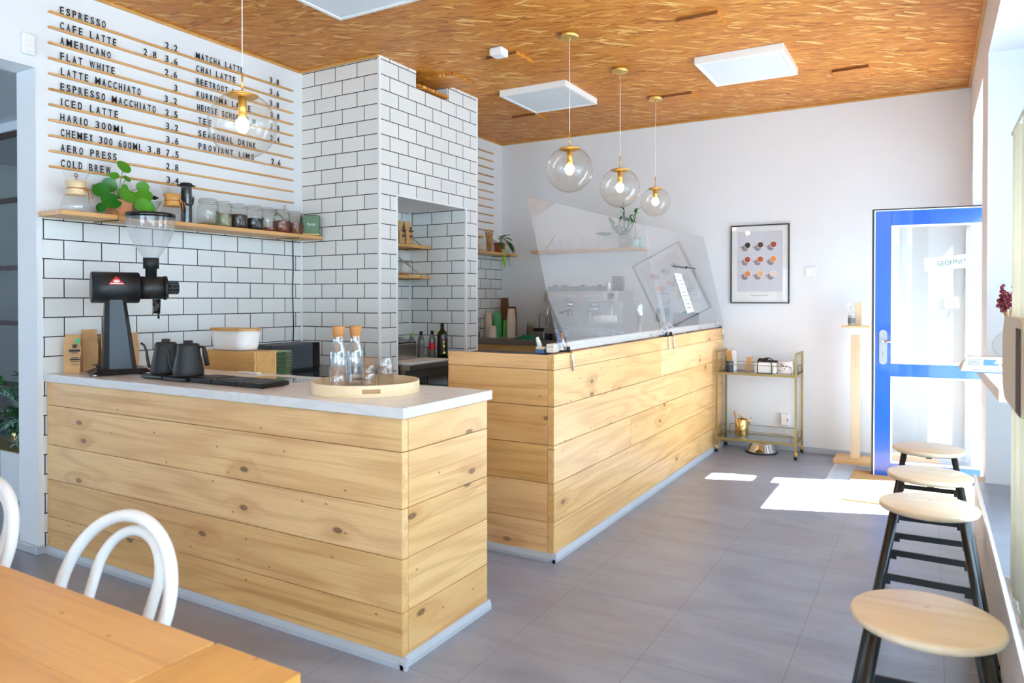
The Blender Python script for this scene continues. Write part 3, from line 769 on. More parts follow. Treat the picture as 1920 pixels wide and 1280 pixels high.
# swing-top jars
def jar(y, r, h, fill, fh, label, spoon=False):
    c = (-3.935, y, SZ)
    t = thing('storage_jar', label, 'jar', c, 0, 'swing-top jars on the shelf')
    vessel('glass_body', [(0, .002), (r*.92, .002), (r, .010), (r, h*.62), (r*.93, h*.72), (r*.78, h*.78), (r*.78, h*.86)], c, 'thin_jar', t)
    vessel('contents', [(0, .006), (r*.90, .006), (r*.95, .014), (r*.95, fh), (r*.5, fh+.006), (0, fh+.004)], c, fill, t, 24)
    vessel('lid', [(r*.80, h*.87), (r*.84, h*.89), (r*.84, h*.96), (r*.74, h*.985), (0, h*.985)], c, 'thin_jar', t)
    b = B()
    b.tube([(c[0]+r*.83*math.cos(2*PI*k/24), y+r*.83*math.sin(2*PI*k/24), SZ+h*.83) for k in range(24)], .0018, 6, closed=True)
    b.tube([(c[0]+r*.86*math.cos(2*PI*k/24), y+r*.86*math.sin(2*PI*k/24), SZ+h*.90) for k in range(24)], .0018, 6, closed=True)
    a = .7; dx, dy = math.cos(a), math.sin(a)
    for q in (-.008, .008):
        b.tube([(c[0]+r*.84*dx-dy*q, y+r*.84*dy+dx*q, SZ+h*.92), (c[0]+(r*.84+.014)*dx-dy*q, y+(r*.84+.014)*dy+dx*q, SZ+h*.84), (c[0]+(r*.88)*dx-dy*q, y+(r*.88)*dy+dx*q, SZ+h*.76)], .0016, 6)
    obj('wire_clip', b, 'steel', t)
    b = B()
    a0, a1 = .15, .85
    ps = [(c[0]+(r+.0008)*math.cos(q), y+(r+.0008)*math.sin(q)) for q in [a0+(a1-a0)*k/6 for k in range(7)]]
    for p, q in zip(ps, ps[1:]): b.quad((*p, SZ+h*.42), (*q, SZ+h*.42), (*q, SZ+h*.52), (*p, SZ+h*.52))
    obj('label', b, 'label_dark', t)
    if spoon:
        b = B(); b.tube([(c[0], y+.005, SZ+fh), (c[0]+.005, y+.022, SZ+h*1.02)], .0025, 6); b.sphere((c[0]+.006, y+.024, SZ+h*1.08), .012, sx=.5, sz=1.5); obj('spoon', b, 'steel', t)
jar(2.965, .066, .172, 'tea_green', .014, 'largest swing-top jar, almost empty, leftmost of the seven')
jar(3.083, .050, .168, 'tea_green', .085, 'narrow swing-top jar of pale herbs, second from the left')
jar(3.195, .058, .166, 'beans', .090, 'wide swing-top jar of black tea, third from the left')
jar(3.325, .060, .168, 'tea_dark', .078, 'wide swing-top jar of dark leaves in the middle of the row')
jar(3.440, .048, .168, 'tea_red', .026, 'narrow swing-top jar with a little red tea at the bottom')
jar(3.558, .060, .168, 'tea_red', .082, 'swing-top jar of red fruit tea with a spoon in it', True)
jar(3.683, .056, .166, 'tea_red', .078, 'rightmost swing-top jar, filled with dark red tea')
# speaker in the corner
t = thing('speaker', 'small black speaker with a green cloth front in the shelf corner', 'speaker', (-3.925, 3.815, SZ), math.radians(58))
b = B(); b.box(-.062, .062, -.045, .04, 0, .150, .006); obj('cabinet', b, 'black_matt', t, False)
b = B(); b.box(-.058, .058, -.049, -.045, .012, .146, .003); obj('grille', b, 'speaker_green', t, False)
b = B(); b.box(-.058, .058, -.0495, -.045, .004, .016, .001); obj('trim_strip', b, 'brass_matt', t, False)
b = B(); text(b, 'Marshall', (-.030, -.0492, .072), X, Z, .020, .060, .002); obj('lettering', b, 'paper', t, False)
b = B(); b.tube([(-.055, -.052, .075), (-.045, -.06, .03), (-.03, -.065, .0015), (.02, -.065, .0015)], .002, 6); obj('lead', b, 'brass_matt', t, False)

# ---------------------------------------------------------------- on the front counter
CT = .9555
# grinder: horizontal motor on a tapering column, glass hopper on the head
gx = -3.86
t = thing('coffee_grinder', 'tall black coffee grinder with a clear hopper on the white worktop', 'grinder', (gx, 2.33, CT))
b = B(); b.hexa([(gx-.13, 2.17, CT+.010), (gx+.14, 2.17, CT+.010), (gx+.14, 2.50, CT+.010), (gx-.13, 2.50, CT+.010), (gx-.10, 2.21, CT+.030), (gx+.11, 2.21, CT+.030), (gx+.11, 2.47, CT+.030), (gx-.10, 2.47, CT+.030)])
obj('base', b, 'grinder_black', t)
for (x, y) in ((gx+.115, 2.195), (gx+.115, 2.475), (gx-.11, 2.195), (gx-.11, 2.475)):
    b = B(); b.cyl((x, y, CT), (x, y, CT+.013), .014, seg=14); obj('foot', b, 'chrome', t)
b = B()
def octo(hy, hx, cy_, z, ch):
    return [(gx+dx, cy_+dy, z) for dx, dy in ((-hx, -hy+ch), (-hx+ch, -hy), (hx-ch, -hy), (hx, -hy+ch), (hx, hy-ch), (hx-ch, hy), (-hx+ch, hy), (-hx, hy-ch))]
r0 = [b.b.verts.new(p) for p in octo(.092, .085, 2.332, CT+.030, .03)]; r1 = [b.b.verts.new(p) for p in octo(.056, .050, 2.312, 1.358, .022)]
fs = b.skin([r0, r1], smooth=False)
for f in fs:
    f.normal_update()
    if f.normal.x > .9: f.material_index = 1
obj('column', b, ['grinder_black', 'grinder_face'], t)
b = B(); b.cyl((gx, 2.188, 1.415), (gx, 2.440, 1.415), .083, seg=48); b.cyl((gx, 2.183, 1.415), (gx, 2.188, 1.415), .079, .083, seg=48); b.cyl((gx, 2.44, 1.415), (gx, 2.445, 1.415), .083, .079, seg=48)
obj('motor', b, 'grinder_black', t)
b = B(); b.cyl((gx, 2.445, 1.415), (gx, 2.588, 1.415), .062, seg=40); b.cyl((gx, 2.588, 1.415), (gx, 2.604, 1.415), .066, seg=40)
obj('grinding_head', b, 'grinder_black', t)
b = B(); b.cyl((gx, 2.604, 1.415), (gx, 2.675, 1.415), .031, seg=24)
for k in range(8):
    a = 2*PI*k/8; b.box(gx+.031*math.cos(a)-.004, gx+.031*math.cos(a)+.004, 2.612, 2.673, 1.415+.031*math.sin(a)-.004, 1.415+.031*math.sin(a)+.004, .002)
obj('setting_knob', b, 'grinder_black', t)
hc = (gx, 2.515, 0)
b = B(); b.lathe([(0, 1.47), (.033, 1.47), (.033, 1.52), (.046, 1.52), (.046, 1.578), (0, 1.578)], hc, 28); obj('hopper_neck', b, 'black_matt', t)
b = B(); b.lathe([(.043, 1.578), (.060, 1.600), (.091, 1.643), (.119, 1.692), (.136, 1.745), (.143, 1.805)], hc, 40); o = obj('hopper', b, 'hopper_clear', t)
b = B(); b.lathe([(.139, 1.797), (.146, 1.797), (.147, 1.812), (.143, 1.820), (.06, 1.828), (0, 1.829)], hc, 40); obj('hopper_lid', b, 'black_gloss', t)
b = B(); b.box(gx-.02, gx+.02, 2.528, 2.566, 1.325, 1.36, .004); b.cyl((gx, 2.547, 1.35), (gx, 2.547, 1.275), .024, .020, seg=18); b.box(gx+.0, gx+.045, 2.520, 2.545, 1.285, 1.315, .004); b.cyl((gx+.012, 2.555, 1.28), (gx+.012, 2.555, 1.246), .007, seg=10)
obj('spout', b, 'black_gloss', t)
# red triangular badge with a small crown
al = math.asin(.033/.0835)
nv = Vector((math.cos(al), 0, math.sin(al))); vv = Vector((-math.sin(al), 0, math.cos(al)))
o3 = Vector((gx, 2.312, 1.415)) + nv*.0834
b = B(); b.prism([(-.046, -.021), (.046, -.021), (.004, .026), (-.004, .026)], o3, Y, vv, nv, .0016); bd = obj('badge', b, 'red', t)
b = B(); b.prism([(-.015, -.008), (.015, -.008), (.018, .008), (.010, .001), (.006, .011), (0, .002), (-.006, .011), (-.010, .001), (-.018, .008)], o3+nv*.0016, Y, vv, nv, .0008); obj('crown', b, 'paper', bd)
b = B(); b.box(0, .001, -.036, .036, 0, .006); bb = b
for v in b.b.verts: v.co = o3 + nv*(.0016+v.co.x) + Y*v.co.y + vv*(-.018+v.co.z)
obj('badge_band', b, 'paper', bd)
b = B(); b.quad((gx+.083, 2.300, CT+.048), (gx+.083, 2.366, CT+.048), (gx+.079, 2.366, CT+.092), (gx+.079, 2.300, CT+.092)); obj('sticker', b, 'paper', t)
b = B(); b.cyl((gx+.10, 2.205, CT+.03), (gx+.10, 2.205, CT+.052), .008, seg=12); b.box(gx+.08, gx+.12, 2.180, 2.212, CT+.052, CT+.062, .003); obj('catch', b, 'black_metal', t)
t.location = (-3.735, 2.262, CT); t.rotation_euler = (0, 0, math.radians(-24)); t.scale = (.86, .86, .995)
# gooseneck kettles on their bases
Rv = Vector((.8648, .5021, 0))
def kettle(x, y, label):
    t = thing('kettle', label, 'kettle', (x, y, CT+.022), 0, 'black gooseneck kettles')
    z = CT+.0225
    b = B(); b.lathe([(0, 0), (.066, 0), (.071, .006), (.070, .03), (.060, .085), (.053, .115), (.051, .148), (.049, .152), (0, .152)], (x, y, z), 40); obj('body', b, 'black_matt', t)
    b = B(); b.lathe([(0, .153), (.046, .153), (.045, .157), (.022, .158), (.020, .160), (.020, .170), (.018, .173), (0, .173)], (x, y, z), 28); obj('lid', b, 'black_matt', t)
    c = Vector((x, y, z))
    b = B(); b.tube([c-Rv*.062+Z*.03, c-Rv*.085+Z*.035, c-Rv*.092+Z*.07, c-Rv*.097+Z*.11, c-Rv*.108+Z*.140, c-Rv*.125+Z*.152], [.010, .009, .0075, .006, .0055, .006], 10); obj('spout', b, 'black_matt', t)
    b = B(); b.tube([c+Rv*.046+Z*.140, c+Rv*.070+Z*.143, c+Rv*.078+Z*.135], .006, 8); b.tube([c+Rv*.074+Z*.142, c+Rv*.080+Z*.11, c+Rv*.092+Z*.05], [.009, .011, .011], 10); obj('handle', b, 'black_matt', t)
    return t
def slab(name, x, y, w, d, h, label, cat, group):
    t = thing(name, label, cat, (x, y, CT), 0, group)
    b = B(); b.box(x-w/2, x+w/2, y-d/2, y+d/2, CT+.003, CT+h, .004); obj('body', b, 'black_gloss', t)
    b = B(); b.box(x-w/2+.012, x+w/2-.012, y-d/2+.018, y+d/2-.008, CT+h-.0005, CT+h+.0015, .001); obj('top_plate', b, 'black_matt', t)
    for sx in (-1, 1):
        for sy in (-1, 1):
            b = B(); b.cyl((x+sx*(w/2-.02), y+sy*(d/2-.02), CT), (x+sx*(w/2-.02), y+sy*(d/2-.02), CT+.004), .008, seg=10); obj('foot', b, 'black_matt', t)
slab('hot_plate', -3.335, 2.262, .17, .16, .020, 'flat black heating base under the left kettle', 'hot plate', 'hot plates')
slab('hot_plate', -3.135, 2.250, .18, .16, .020, 'flat black heating base under the right kettle', 'hot plate', 'hot plates')
kettle(-3.325, 2.258, 'black gooseneck kettle beside the grinder, its spout in full view')
kettle(-3.115, 2.235, 'black gooseneck kettle nearer the flat scales, handle on its right')
slab('scale', -2.968, 2.262, .165, .155, .024, 'flat black scale next to the right kettle', 'scale', 'flat black scales')
slab('scale', -2.795, 2.258, .165, .155, .024, 'flat black scale in the middle of three', 'scale', 'flat black scales')
slab('scale', -2.620, 2.260, .170, .155, .024, 'flat black scale nearest the round tray', 'scale', 'flat black scales')
b = B(); b.box(-2.95, -2.60, 2.42, 2.56, CT, CT+.004, .001)
single('glass_sheet', b, 'pane', 'thin clear sheet lying behind the black scales', 'sheet', (-2.78, 2.49, CT))
b = B(); b.box(-3.22, -3.06, 2.60, 2.63, CT, CT+.008, .003)
single('spatula', b, 'white_plastic', 'white stick lying at the rear edge of the worktop', 'spatula', (-3.14, 2.615, CT))
# paper bags of coffee by the grinder
def bag(x, y, w, d, h, rz, label, fold=True, printed=True, stem_='coffee_bag', mat='kraft'):
    t = thing(stem_, label, 'bag', (x, y, CT if mat == 'kraft' and stem_ == 'coffee_bag' else 0), rz, 'brown paper bags')
    return t
def paper_bag(x, y, z, w, d, h, rz, label, lean=0.0, group='brown paper bags', prints=True):
    t = thing('paper_bag', label, 'bag', (x, y, z), rz, group)
    b = B(); n = 10; rings = []
    rnd = random.Random(int(1000*abs(x*y)))
    for i in range(n+1):
        q = i/n; zz = h*q
        dd = d*(1-.82*max(0, (q-.45)/.55)**1.3); ww = w*(1-.05*math.sin(q*PI*2+1))
        yy = lean*q
        j = [(-ww/2, -dd/2), (0, -dd/2-.004*math.sin(q*9)), (ww/2, -dd/2), (ww/2-.006*math.sin(q*PI), 0), (ww/2, dd/2), (0, dd/2), (-ww/2, dd/2), (-ww/2+.006*math.sin(q*PI), 0)]
        rings.append([b.b.verts.new((px+rnd.uniform(-.0025, .0025), py+yy+rnd.uniform(-.0025, .0025), zz)) for px, py in j])
    b.skin(rings, smooth=False)
    obj('paper', b, 'kraft', t, False)
    if prints:
        b = B()
        for k, (ww, zz, hh) in enumerate(((.018, .66, .018), (.052, .56, .012), (.03, .52, .003), (.03, .40, .004), (.044, .34, .008), (.04, .30, .003), (.03, .22, .002))):
            yy = -d/2-.0065+lean*zz*.8
            b.box(-ww/2+.012, ww/2+.012, yy-.0005, yy+.003, h*zz, h*zz+hh)
        obj('print', b, 'ink', t, False)
    return t
p1 = paper_bag(-3.985, 2.163, CT, .075, .055, .205, math.radians(52), 'brown paper coffee bag with a green sticker, leftmost on the worktop')
b = B(); b.cyl((.026, -.034, .172), (.026, -.036, .172), .014, seg=20); obj('round_sticker', b, 'cup_green', p1, False)
paper_bag(-4.03, 2.275, CT, .075, .055, .228, math.radians(70), 'tall folded brown paper bag against the tiles behind the grinder', prints=False)
paper_bag(-4.03, 2.385, CT, .09, .05, .200, math.radians(80), 'brown paper bag half hidden by the grinder column', prints=True)
paper_bag(-4.035, 2.52, CT, .07, .045, .20, math.radians(85), 'brown paper bag showing right of the grinder column', prints=False)
# round tray, carafes and tumblers
tx, ty, tr = -2.10, 2.365, .228
t = thing('serving_tray', 'round pale wooden tray with handle slots near the worktop corner', 'tray', (tx, ty, CT))
b = B(); b.lathe([(0, .002), (tr-.004, .002), (tr-.004, .009), (0, .009)], (tx, ty, CT), 64); obj('floor_panel', b, 'birch', t)
b = B(); N = 96; hd = math.atan2(-ty, -tx)   # one slot faces the room's front, one the rear
def slotted(a):
    for h_ in (hd+.07, hd+.07+PI):
        dlt = (a-h_+PI) % (2*PI) - PI
        if abs(dlt) < .17: return True
    return False
lv = [0, .016, .034, .048]
fs = []
for k in range(N):
    a0, a1 = 2*PI*k/N, 2*PI*(k+1)/N
    for i in range(3):
        if i == 1 and slotted((a0+a1)/2): 
            continue
        q = [[(tx+r*math.cos(a), ty+r*math.sin(a), CT+zz) for a, zz in ((a0, lv[i]), (a1, lv[i]), (a1, lv[i+1]), (a0, lv[i+1]))] for r in (tr, tr-.006)]
        b.quad(*q[0]); b.quad(*reversed(q[1]))
        if i == 2: b.quad(q[0][3], q[0][2], q[1][2], q[1][3])
        if i == 0 and slotted((a0+a1)/2): b.quad(q[0][3], q[0][2], q[1][2], q[1][3])
bmesh.ops.remove_doubles(b.b, verts=b.b.verts[:], dist=.0003)
for f in b.b.faces: f.smooth = False
obj('rim', b, 'birch', t)
TZ = CT+.0095
def carafe(x, y, label, fill):
    t = thing('carafe', label, 'carafe', (x, y, TZ), 0, 'water carafes')
    b = B(); b.lathe([(0, .002), (.036, .002), (.040, .006), (.040, .150), (.037, .165), (.025, .195), (.0235, .203), (.0235, .232), (.026, .240), (.024, .240), (.0215, .232), (.0215, .203), (.023, .194), (.0348, .164), (.0378, .150), (.0378, .010), (.035, .007), (0, .007)], (x, y, TZ), 36); obj('glass_body', b, 'glass', t)
    b = B(); b.lathe([(0, .0072), (.034, .0072), (.0376, .0105), (.0376, .148), (.0358, min(fill, .158)), (0, min(fill, .158))], (x, y, TZ), 36); obj('water', b, 'water', t)
    b = B(); b.lathe([(0, .211), (.0212, .211), (.0262, .240), (.0275, .262), (.026, .268), (0, .268)], (x, y, TZ), 28); obj('cork_stopper', b, 'cork', t)
carafe(-2.230, 2.335, 'water carafe with a cork stopper behind the single tumbler', .15)
carafe(-2.205, 2.415, 'water carafe with a cork stopper, the right-hand one on the tray', .158)
def tumbler(x, y, z, label, inverted=False, seg=10):
    b = B(); p = [(0, .002), (.030, .002), (.032, .005), (.036, .100), (.0340, .100), (.0300, .012), (.028, .010), (0, .010)]
    b.lathe([(r, (.102-h_) if inverted else h_) for r, h_ in p], (x, y, z), 24)
    return single('tumbler', b, 'glass', label, 'glass', (x, y, z), 'clear tumblers on the round tray')
tumbler(-2.168, 2.262, TZ, 'single clear tumbler in front of the carafes')
tumbler(-2.128, 2.415, TZ, 'lower tumbler of the stack touching the right carafe')
tumbler(-2.128, 2.415, TZ+.034, 'upper tumbler of the stack touching the right carafe')
tumbler(-2.060, 2.445, TZ, 'lower tumbler of the rightmost stack on the tray', True)
tumbler(-2.060, 2.445, TZ+.034, 'upper tumbler of the rightmost stack on the tray', True)

# ---------------------------------------------------------------- work counter along the tiled wall
BZ = .875
t = thing('work_counter', 'dark glossy work counter along the tiled wall behind the front counter', 'counter', (-3.66, 3.27, 0))
b = B(); b.box(XM+.009, -3.235, 2.672, PY-.013, BZ-.035, BZ, .003); obj('worktop', b, 'black_gloss', t)
b = B(); b.box(XM+.02, -3.29, 2.70, PY-.02, .10, BZ-.036, .003); obj('cabinet', b, 'steel_dull', t)
b = B(); b.box(XM+.03, -3.33, 2.71, PY-.03, .0, .0995); obj('plinth', b, 'black_matt', t)
t = thing('crate', 'bamboo box under the white bread bin', 'box', (-3.447, 2.80, BZ))
b = B(); b.box(-3.67, -3.225, 2.722, 2.735, BZ+.001, 1.058, .002, pid=.7); b.box(-3.67, -3.225, 2.865, 2.878, BZ+.001, 1.058, .002, pid=5); b.box(-3.67, -3.657, 2.736, 2.864, BZ+.001, 1.058, .002, pid=9); b.box(-3.238, -3.225, 2.736, 2.864, BZ+.001, 1.058, .002, pid=2); b.box(-3.657, -3.238, 2.735, 2.865, 1.046, 1.0575, pid=4); obj('body', b, 'bamboo', t)
t = thing('bread_bin', 'white bread bin with a wooden lid on the bamboo box', 'bread bin', (-3.475, 2.80, 1.059))
def stadium(w, d, r, n=8):
    o_ = []
    for cx_, cy_, a0 in ((w/2-r, d/2-r, 0), (-w/2+r, d/2-r, PI/2), (-w/2+r, -d/2+r, PI), (w/2-r, -d/2+r, 1.5*PI)):
        o_ += [(cx_+r*math.cos(a0+PI/2*k/n), cy_+r*math.sin(a0+PI/2*k/n)) for k in range(n+1)]
    return o_
b = B(); rg = []
for z, w, d, r in ((1.059, .25, .11, .05), (1.062, .285, .14, .065), (1.08, .30, .145, .07), (1.170, .335, .155, .077)):
    rg.append([b.b.verts.new((-3.475+x, 2.80+y, z)) for x, y in stadium(w, d, r)])
b.skin(rg); obj('tub', b, 'white_plastic', t)
b = B(); b.prism(stadium(.345, .160, .079), (-3.475, 2.80, 1.1705), X, Y, Z, .014); obj('lid', b, 'bamboo', t)
# green plates
for i in range(14):
    z = BZ+.001+.0117*i
    b = B(); rg = []
    for zz, w in ((0, .12), (.004, .13), (.011, .182), (.0125, .184), (.0115, .176), (.006, .13)):
        rg.append([b.b.verts.new((-3.395+x, 3.005+y, z+zz)) for x, y in stadium(w, w, w*.28)])
    b.skin(rg)
    single('plate', b, 'green_plate', ('topmost green plate of the stack by the toaster' if i == 13 else 'green rounded square plate in the stack by the toaster'), 'plate', (-3.395, 3.005, z), 'stack of green plates')
t = thing('toaster', 'long dark grey toaster in the corner by the tiled pillar', 'toaster', (-3.70, 3.40, BZ))
b = B(); b.box(-3.80, -3.615, 3.19, 3.545, BZ+.012, 1.058, .010); obj('housing', b, 'dark_grey', t)
b = B(); b.box(-3.80, -3.612, 3.545, 3.605, BZ+.012, 1.060, .008)
for k in range(3): b.cyl((-3.613, 3.575, 1.02-.02*k), (-3.609, 3.575, 1.02-.02*k), .004, seg=10)
obj('control_end', b, 'black_gloss', t)
b = B(); b.box(-3.79, -3.62, 3.20, 3.60, BZ+.001, BZ+.012); obj('foot', b, 'black_matt', t)
b = B(); b.box(-3.745, -3.735, 3.22, 3.53, 1.0585, 1.0595); b.box(-3.685, -3.675, 3.22, 3.53, 1.0585, 1.0595); obj('slot', b, 'black_matt', t)

# ---------------------------------------------------------------- the niche
t = thing('niche_counter', 'steel topped counter standing in the tiled niche', 'counter', (-3.56, 4.515, 0))
b = B(); b.box(NX+.002, -3.225, NY0+.02, 4.945, BZ-.04, BZ, .003); obj('worktop', b, 'steel_dull', t)
b = B(); b.box(NX+.003, -3.27, NY0+.022, 4.94, BZ-.105, BZ-.0405, .002); obj('apron', b, 'steel_dull', t)
b = B(); b.box(-3.86, -3.82, 4.11, 4.15, 0, BZ-.106); obj('leg', b, 'steel', t)
b = B(); b.box(-3.86, -3.82, 4.88, 4.92, 0, BZ-.106); obj('leg', b, 'steel', t)
for zz, lb in ((1.79, 'upper wooden shelf in the tiled niche, carrying paper bags'), (1.536, 'lower wooden shelf in the tiled niche, carrying glassware')):
    t = thing('niche_shelf', lb, 'shelf', (NX, 4.53, zz-.02), 0, 'shelves in the niche')
    b = B(); b.box(NX+.002, -3.672, NY0+.006, NY1-.003, zz-.014, zz+.010, .002, pid=zz*7); obj('board', b, 'oak_y', t)
    for y in (4.20, 4.80):
        b = B(); b.tube([(NX+.004, y, zz-.017), (-3.668, y, zz-.017), (-3.668, y, zz+.014), (NX+.004, y, zz+.17)], .0035, 8); obj('bracket', b, 'brass_matt', t)
paper_bag(-3.775, 4.655, 1.8005, .075, .06, .195, math.radians(96), 'brown paper bag at the left edge of the upper niche shelf', group='brown paper bags')
paper_bag(-3.765, 4.745, 1.8005, .085, .06, .195, math.radians(88), 'brown paper bag nearer the right end of the upper niche shelf', group='brown paper bags')
t = thing('glass_jar', 'wide clear glass jar at the right on the lower niche shelf', 'jar', (-3.76, 4.72, 1.5465))
b = B(); b.lathe([(0, .002), (.052, .002), (.056, .008), (.056, .10), (.050, .112)], (-3.76, 4.72, 1.5465), 28); obj('glass_body', b, 'thin_jar', t)
b = B(); b.lathe([(.052, .113), (.058, .113), (.058, .124), (0, .126)], (-3.76, 4.72, 1.5465), 28); obj('lid', b, 'sage', t)
b = B(); b.lathe([(0, .004), (.050, .004), (.050, .022), (0, .024)], (-3.76, 4.72, 1.5465), 20); obj('contents', b, 'bread', t)
t = thing('glass_jug', 'clear glass jug with a spherical top beside the pillar on the lower niche shelf', 'jug', (-3.78, 4.615, 1.5465))
b = B(); b.lathe([(0, .002), (.040, .002), (.043, .01), (.043, .10), (.024, .13), (.038, .16), (.042, .185), (.032, .21), (.018, .22)], (-3.78, 4.615, 1.5465), 28); obj('glass_body', b, 'thin_jar', t)
b = B(); b.box(-3.70, -3.676, 4.66, 4.80, 1.5465, 1.5535, .001); single('wooden_stick', b, 'birch', 'short pale stick lying in front of the jar on the lower niche shelf', 'stick', (-3.69, 4.73, 1.5465))
t = thing('food_container', 'steel food container with slanted lids in the niche', 'container', (-3.66, 4.34, BZ))
b = B(); b.box(-3.86, -3.50, 4.10, 4.53, BZ+.001, 1.008, .004); obj('body', b, 'steel', t)
for y0, y1, m_ in ((4.105, 4.30, 'steel'), (4.31, 4.525, 'black_gloss')):
    b = B(); b.hexa([(-3.86, y0, 1.075), (-3.50, y0, 1.010), (-3.50, y1, 1.010), (-3.86, y1, 1.075), (-3.86, y0, 1.085), (-3.50, y0, 1.018), (-3.50, y1, 1.018), (-3.86, y1, 1.085)]); obj('lid', b, m_, t)
b = B(); b.box(-3.85, -3.60, 4.545, 4.655, BZ+.001, 1.012, .003); single('steel_bin', b, 'black_gloss', 'dark bin between the steel container and the sauce bottles', 'bin', (-3.72, 4.60, BZ))
b = B(); b.box(-3.49, -3.25, 4.12, 4.62, BZ+.0005, BZ+.013, .003); single('cutting_board', b, 'white_plastic', 'white cutting board on the steel top in the niche', 'cutting board', (-3.37, 4.37, BZ))
t = thing('oil_bottle', 'dark green oil bottle with yellow lettering in the niche', 'bottle', (-3.395, 4.73, BZ))
c = (-3.395, 4.73, BZ)
b = B(); b.lathe([(0, .001), (.040, .001), (.042, .006), (.042, .185), (.036, .205), (.016, .225), (.014, .255), (.014, .262), (0, .262)], c, 28); obj('glass_body', b, 'oil_green', t)
b = B(); b.lathe([(.0155, .245), (.0155, .278), (0, .278)], c, 20); obj('cap', b, 'black_matt', t)
b = B(); b.lathe([(.0426, .03), (.0426, .155)], c, 28); obj('label', b, 'black_matt', t)
b = B(); dv = Vector((.53, -.85, 0)).normalized(); uv = Vector((.85, .53, 0)); oo = Vector(c)+dv*.0432
for k, (h0, hh, ww) in enumerate(((.118, .022, .012), (.085, .022, .016), (.062, .012, .010), (.034, .018, .022))):
    b.prism([(.008, h0), (.008+ww, h0), (.008+ww*.8, h0+hh), (.010, h0+hh)], oo, uv, Z, dv, .001)
obj('lettering', b, 'yellow', t)
b = B(); b.cyl(oo+uv*.014+Z*.150, oo+uv*.014+Z*.150+dv*.001, .008, seg=14); obj('seal', b, 'red', t)
def sauce(x, y, h, cap, label, lab=True):
    c = (x, y, BZ); t = thing('sauce_bottle', label, 'bottle', c, 0, 'sauce bottles in the niche')
    b = B(); b.lathe([(0, .001), (.026, .001), (.029, .006), (.029, h*.62), (.024, h*.74), (.012, h*.86), (.012, h*.88), (0, h*.88)], c, 22); obj('bottle_body', b, 'bottle_grey', t)
    b = B(); b.lathe([(.014, h*.86), (.014, h), (0, h)], c, 16); obj('cap', b, cap, t)
    if lab:
        b = B(); b.lathe([(.0294, h*.30), (.0294, h*.56)], c, 22); obj('label', b, 'red', t)
sauce(-3.49, 4.72, .222, 'black_matt', 'grey sauce bottle with a red label beside the oil bottle')
sauce(-3.585, 4.70, .215, 'black_matt', 'grey sauce bottle with a black cap behind the steel lids', False)
sauce(-3.70, 4.72, .195, 'lime_cap', 'small bottle with a lime green cap at the rear of the niche', False)
b = B(); b.box(-3.46, -3.29, 4.655, 4.82, BZ+.0002, BZ+.006, .002); 
bpy_tray = single('bottle_tray', b, 'black_matt', 'thin black tray under the oil bottle', 'tray', (-3.375, 4.74, BZ))
for nm in ('oil_bottle',):
    bpy.data.objects[nm].location.z += .0065

# ---------------------------------------------------------------- rear counter against the back wall
RZ = .955
t = thing('rear_counter', 'grey topped wooden counter along the back wall behind the screens', 'counter', (-3.0, 6.48, 0))
b = B(); b.box(XM+.009, -2.345, 6.19, YB-.015, RZ-.055, RZ, .003); obj('worktop', b, 'steel_dull', t)
b = B(); b.box(XM+.02, -2.35, 6.22, 6.25, RZ-.125, RZ-.0555, pid=3); obj('apron', b, 'oak_x', t)
b = B(); b.box(XM+.02, -2.35, 6.25, 6.76, .0, RZ-.126, .003); obj('cabinet', b, 'dark_grey', t)
RZ += .0005
def cups(x, y, n, r, h0, step, mat, label, taper=.78):
    """a stack of nested paper cups, mouths down"""
    for i in range(n):
        z = RZ+step*i
        b = B(); b.lathe([(r*1.04, .0), (r*1.04, .004), (r, .005), (r*taper, h0), (r*taper-.004, h0), (r*taper-.005, h0-.003), (0, h0-.003)], (x, y, z), 20)
        single('paper_cup', b, mat, label[0] if i == n-1 else label[1], 'cup', (x, y, z), label[2])
cups(-4.015, 6.42, 12, .036, .095, .0145, 'cup_cream', ('topmost cream paper cup of the slim stack beside the pillar', 'cream paper cup in the slim stack beside the pillar', 'slim stack of cream cups'))
cups(-3.925, 6.36, 4, .040, .085, .012, 'cup_cream', ('topmost cream paper cup of the short stack', 'cream paper cup in the short stack', 'short stack of cream cups'))
cups(-3.955, 6.50, 11, .048, .11, .0145, 'cup_green', ('topmost mint green paper cup', 'mint green paper cup in its stack', 'stack of mint green cups'))
cups(-3.935, 6.62, 20, .045, .11, .0158, 'cup_brown', ('topmost brown paper cup of the tallest stack', 'brown paper cup in the tallest stack', 'tallest stack of brown cups'), .86)
cups(-3.85, 6.50, 8, .030, .09, .0125, 'cup_lime', ('topmost lime green cup between the brown and cream stacks', 'lime green cup between the brown and cream stacks', 'stack of lime green cups'))
cups(-3.905, 6.735, 15, .046, .11, .0146, 'cup_brown', ('topmost brown paper cup of the stack behind the tall cream one', 'brown paper cup in the stack behind the tall cream one', 'rear stack of brown cups'))
cups(-3.765, 6.47, 14, .046, .11, .0145, 'cup_cream', ('topmost cream paper cup of the wide tall stack', 'cream paper cup in the wide tall stack', 'wide stack of cream cups'))
for i in range(6):
    z = RZ+.014*i
    b = B(); b.lathe([(.048, 0), (.046, .003), (.034, .11), (0, .108)], (-3.585, 6.56, z), 20)
    single('plastic_cup', b, 'smoke' if i < 1 else 'thin_jar', 'topmost clear plastic cup beside the cream stack' if i == 5 else 'clear plastic cup in the stack beside the cream cups', 'cup', (-3.585, 6.56, z), 'stack of clear plastic cups')
b = B(); rnd = random.Random(5); g = 9
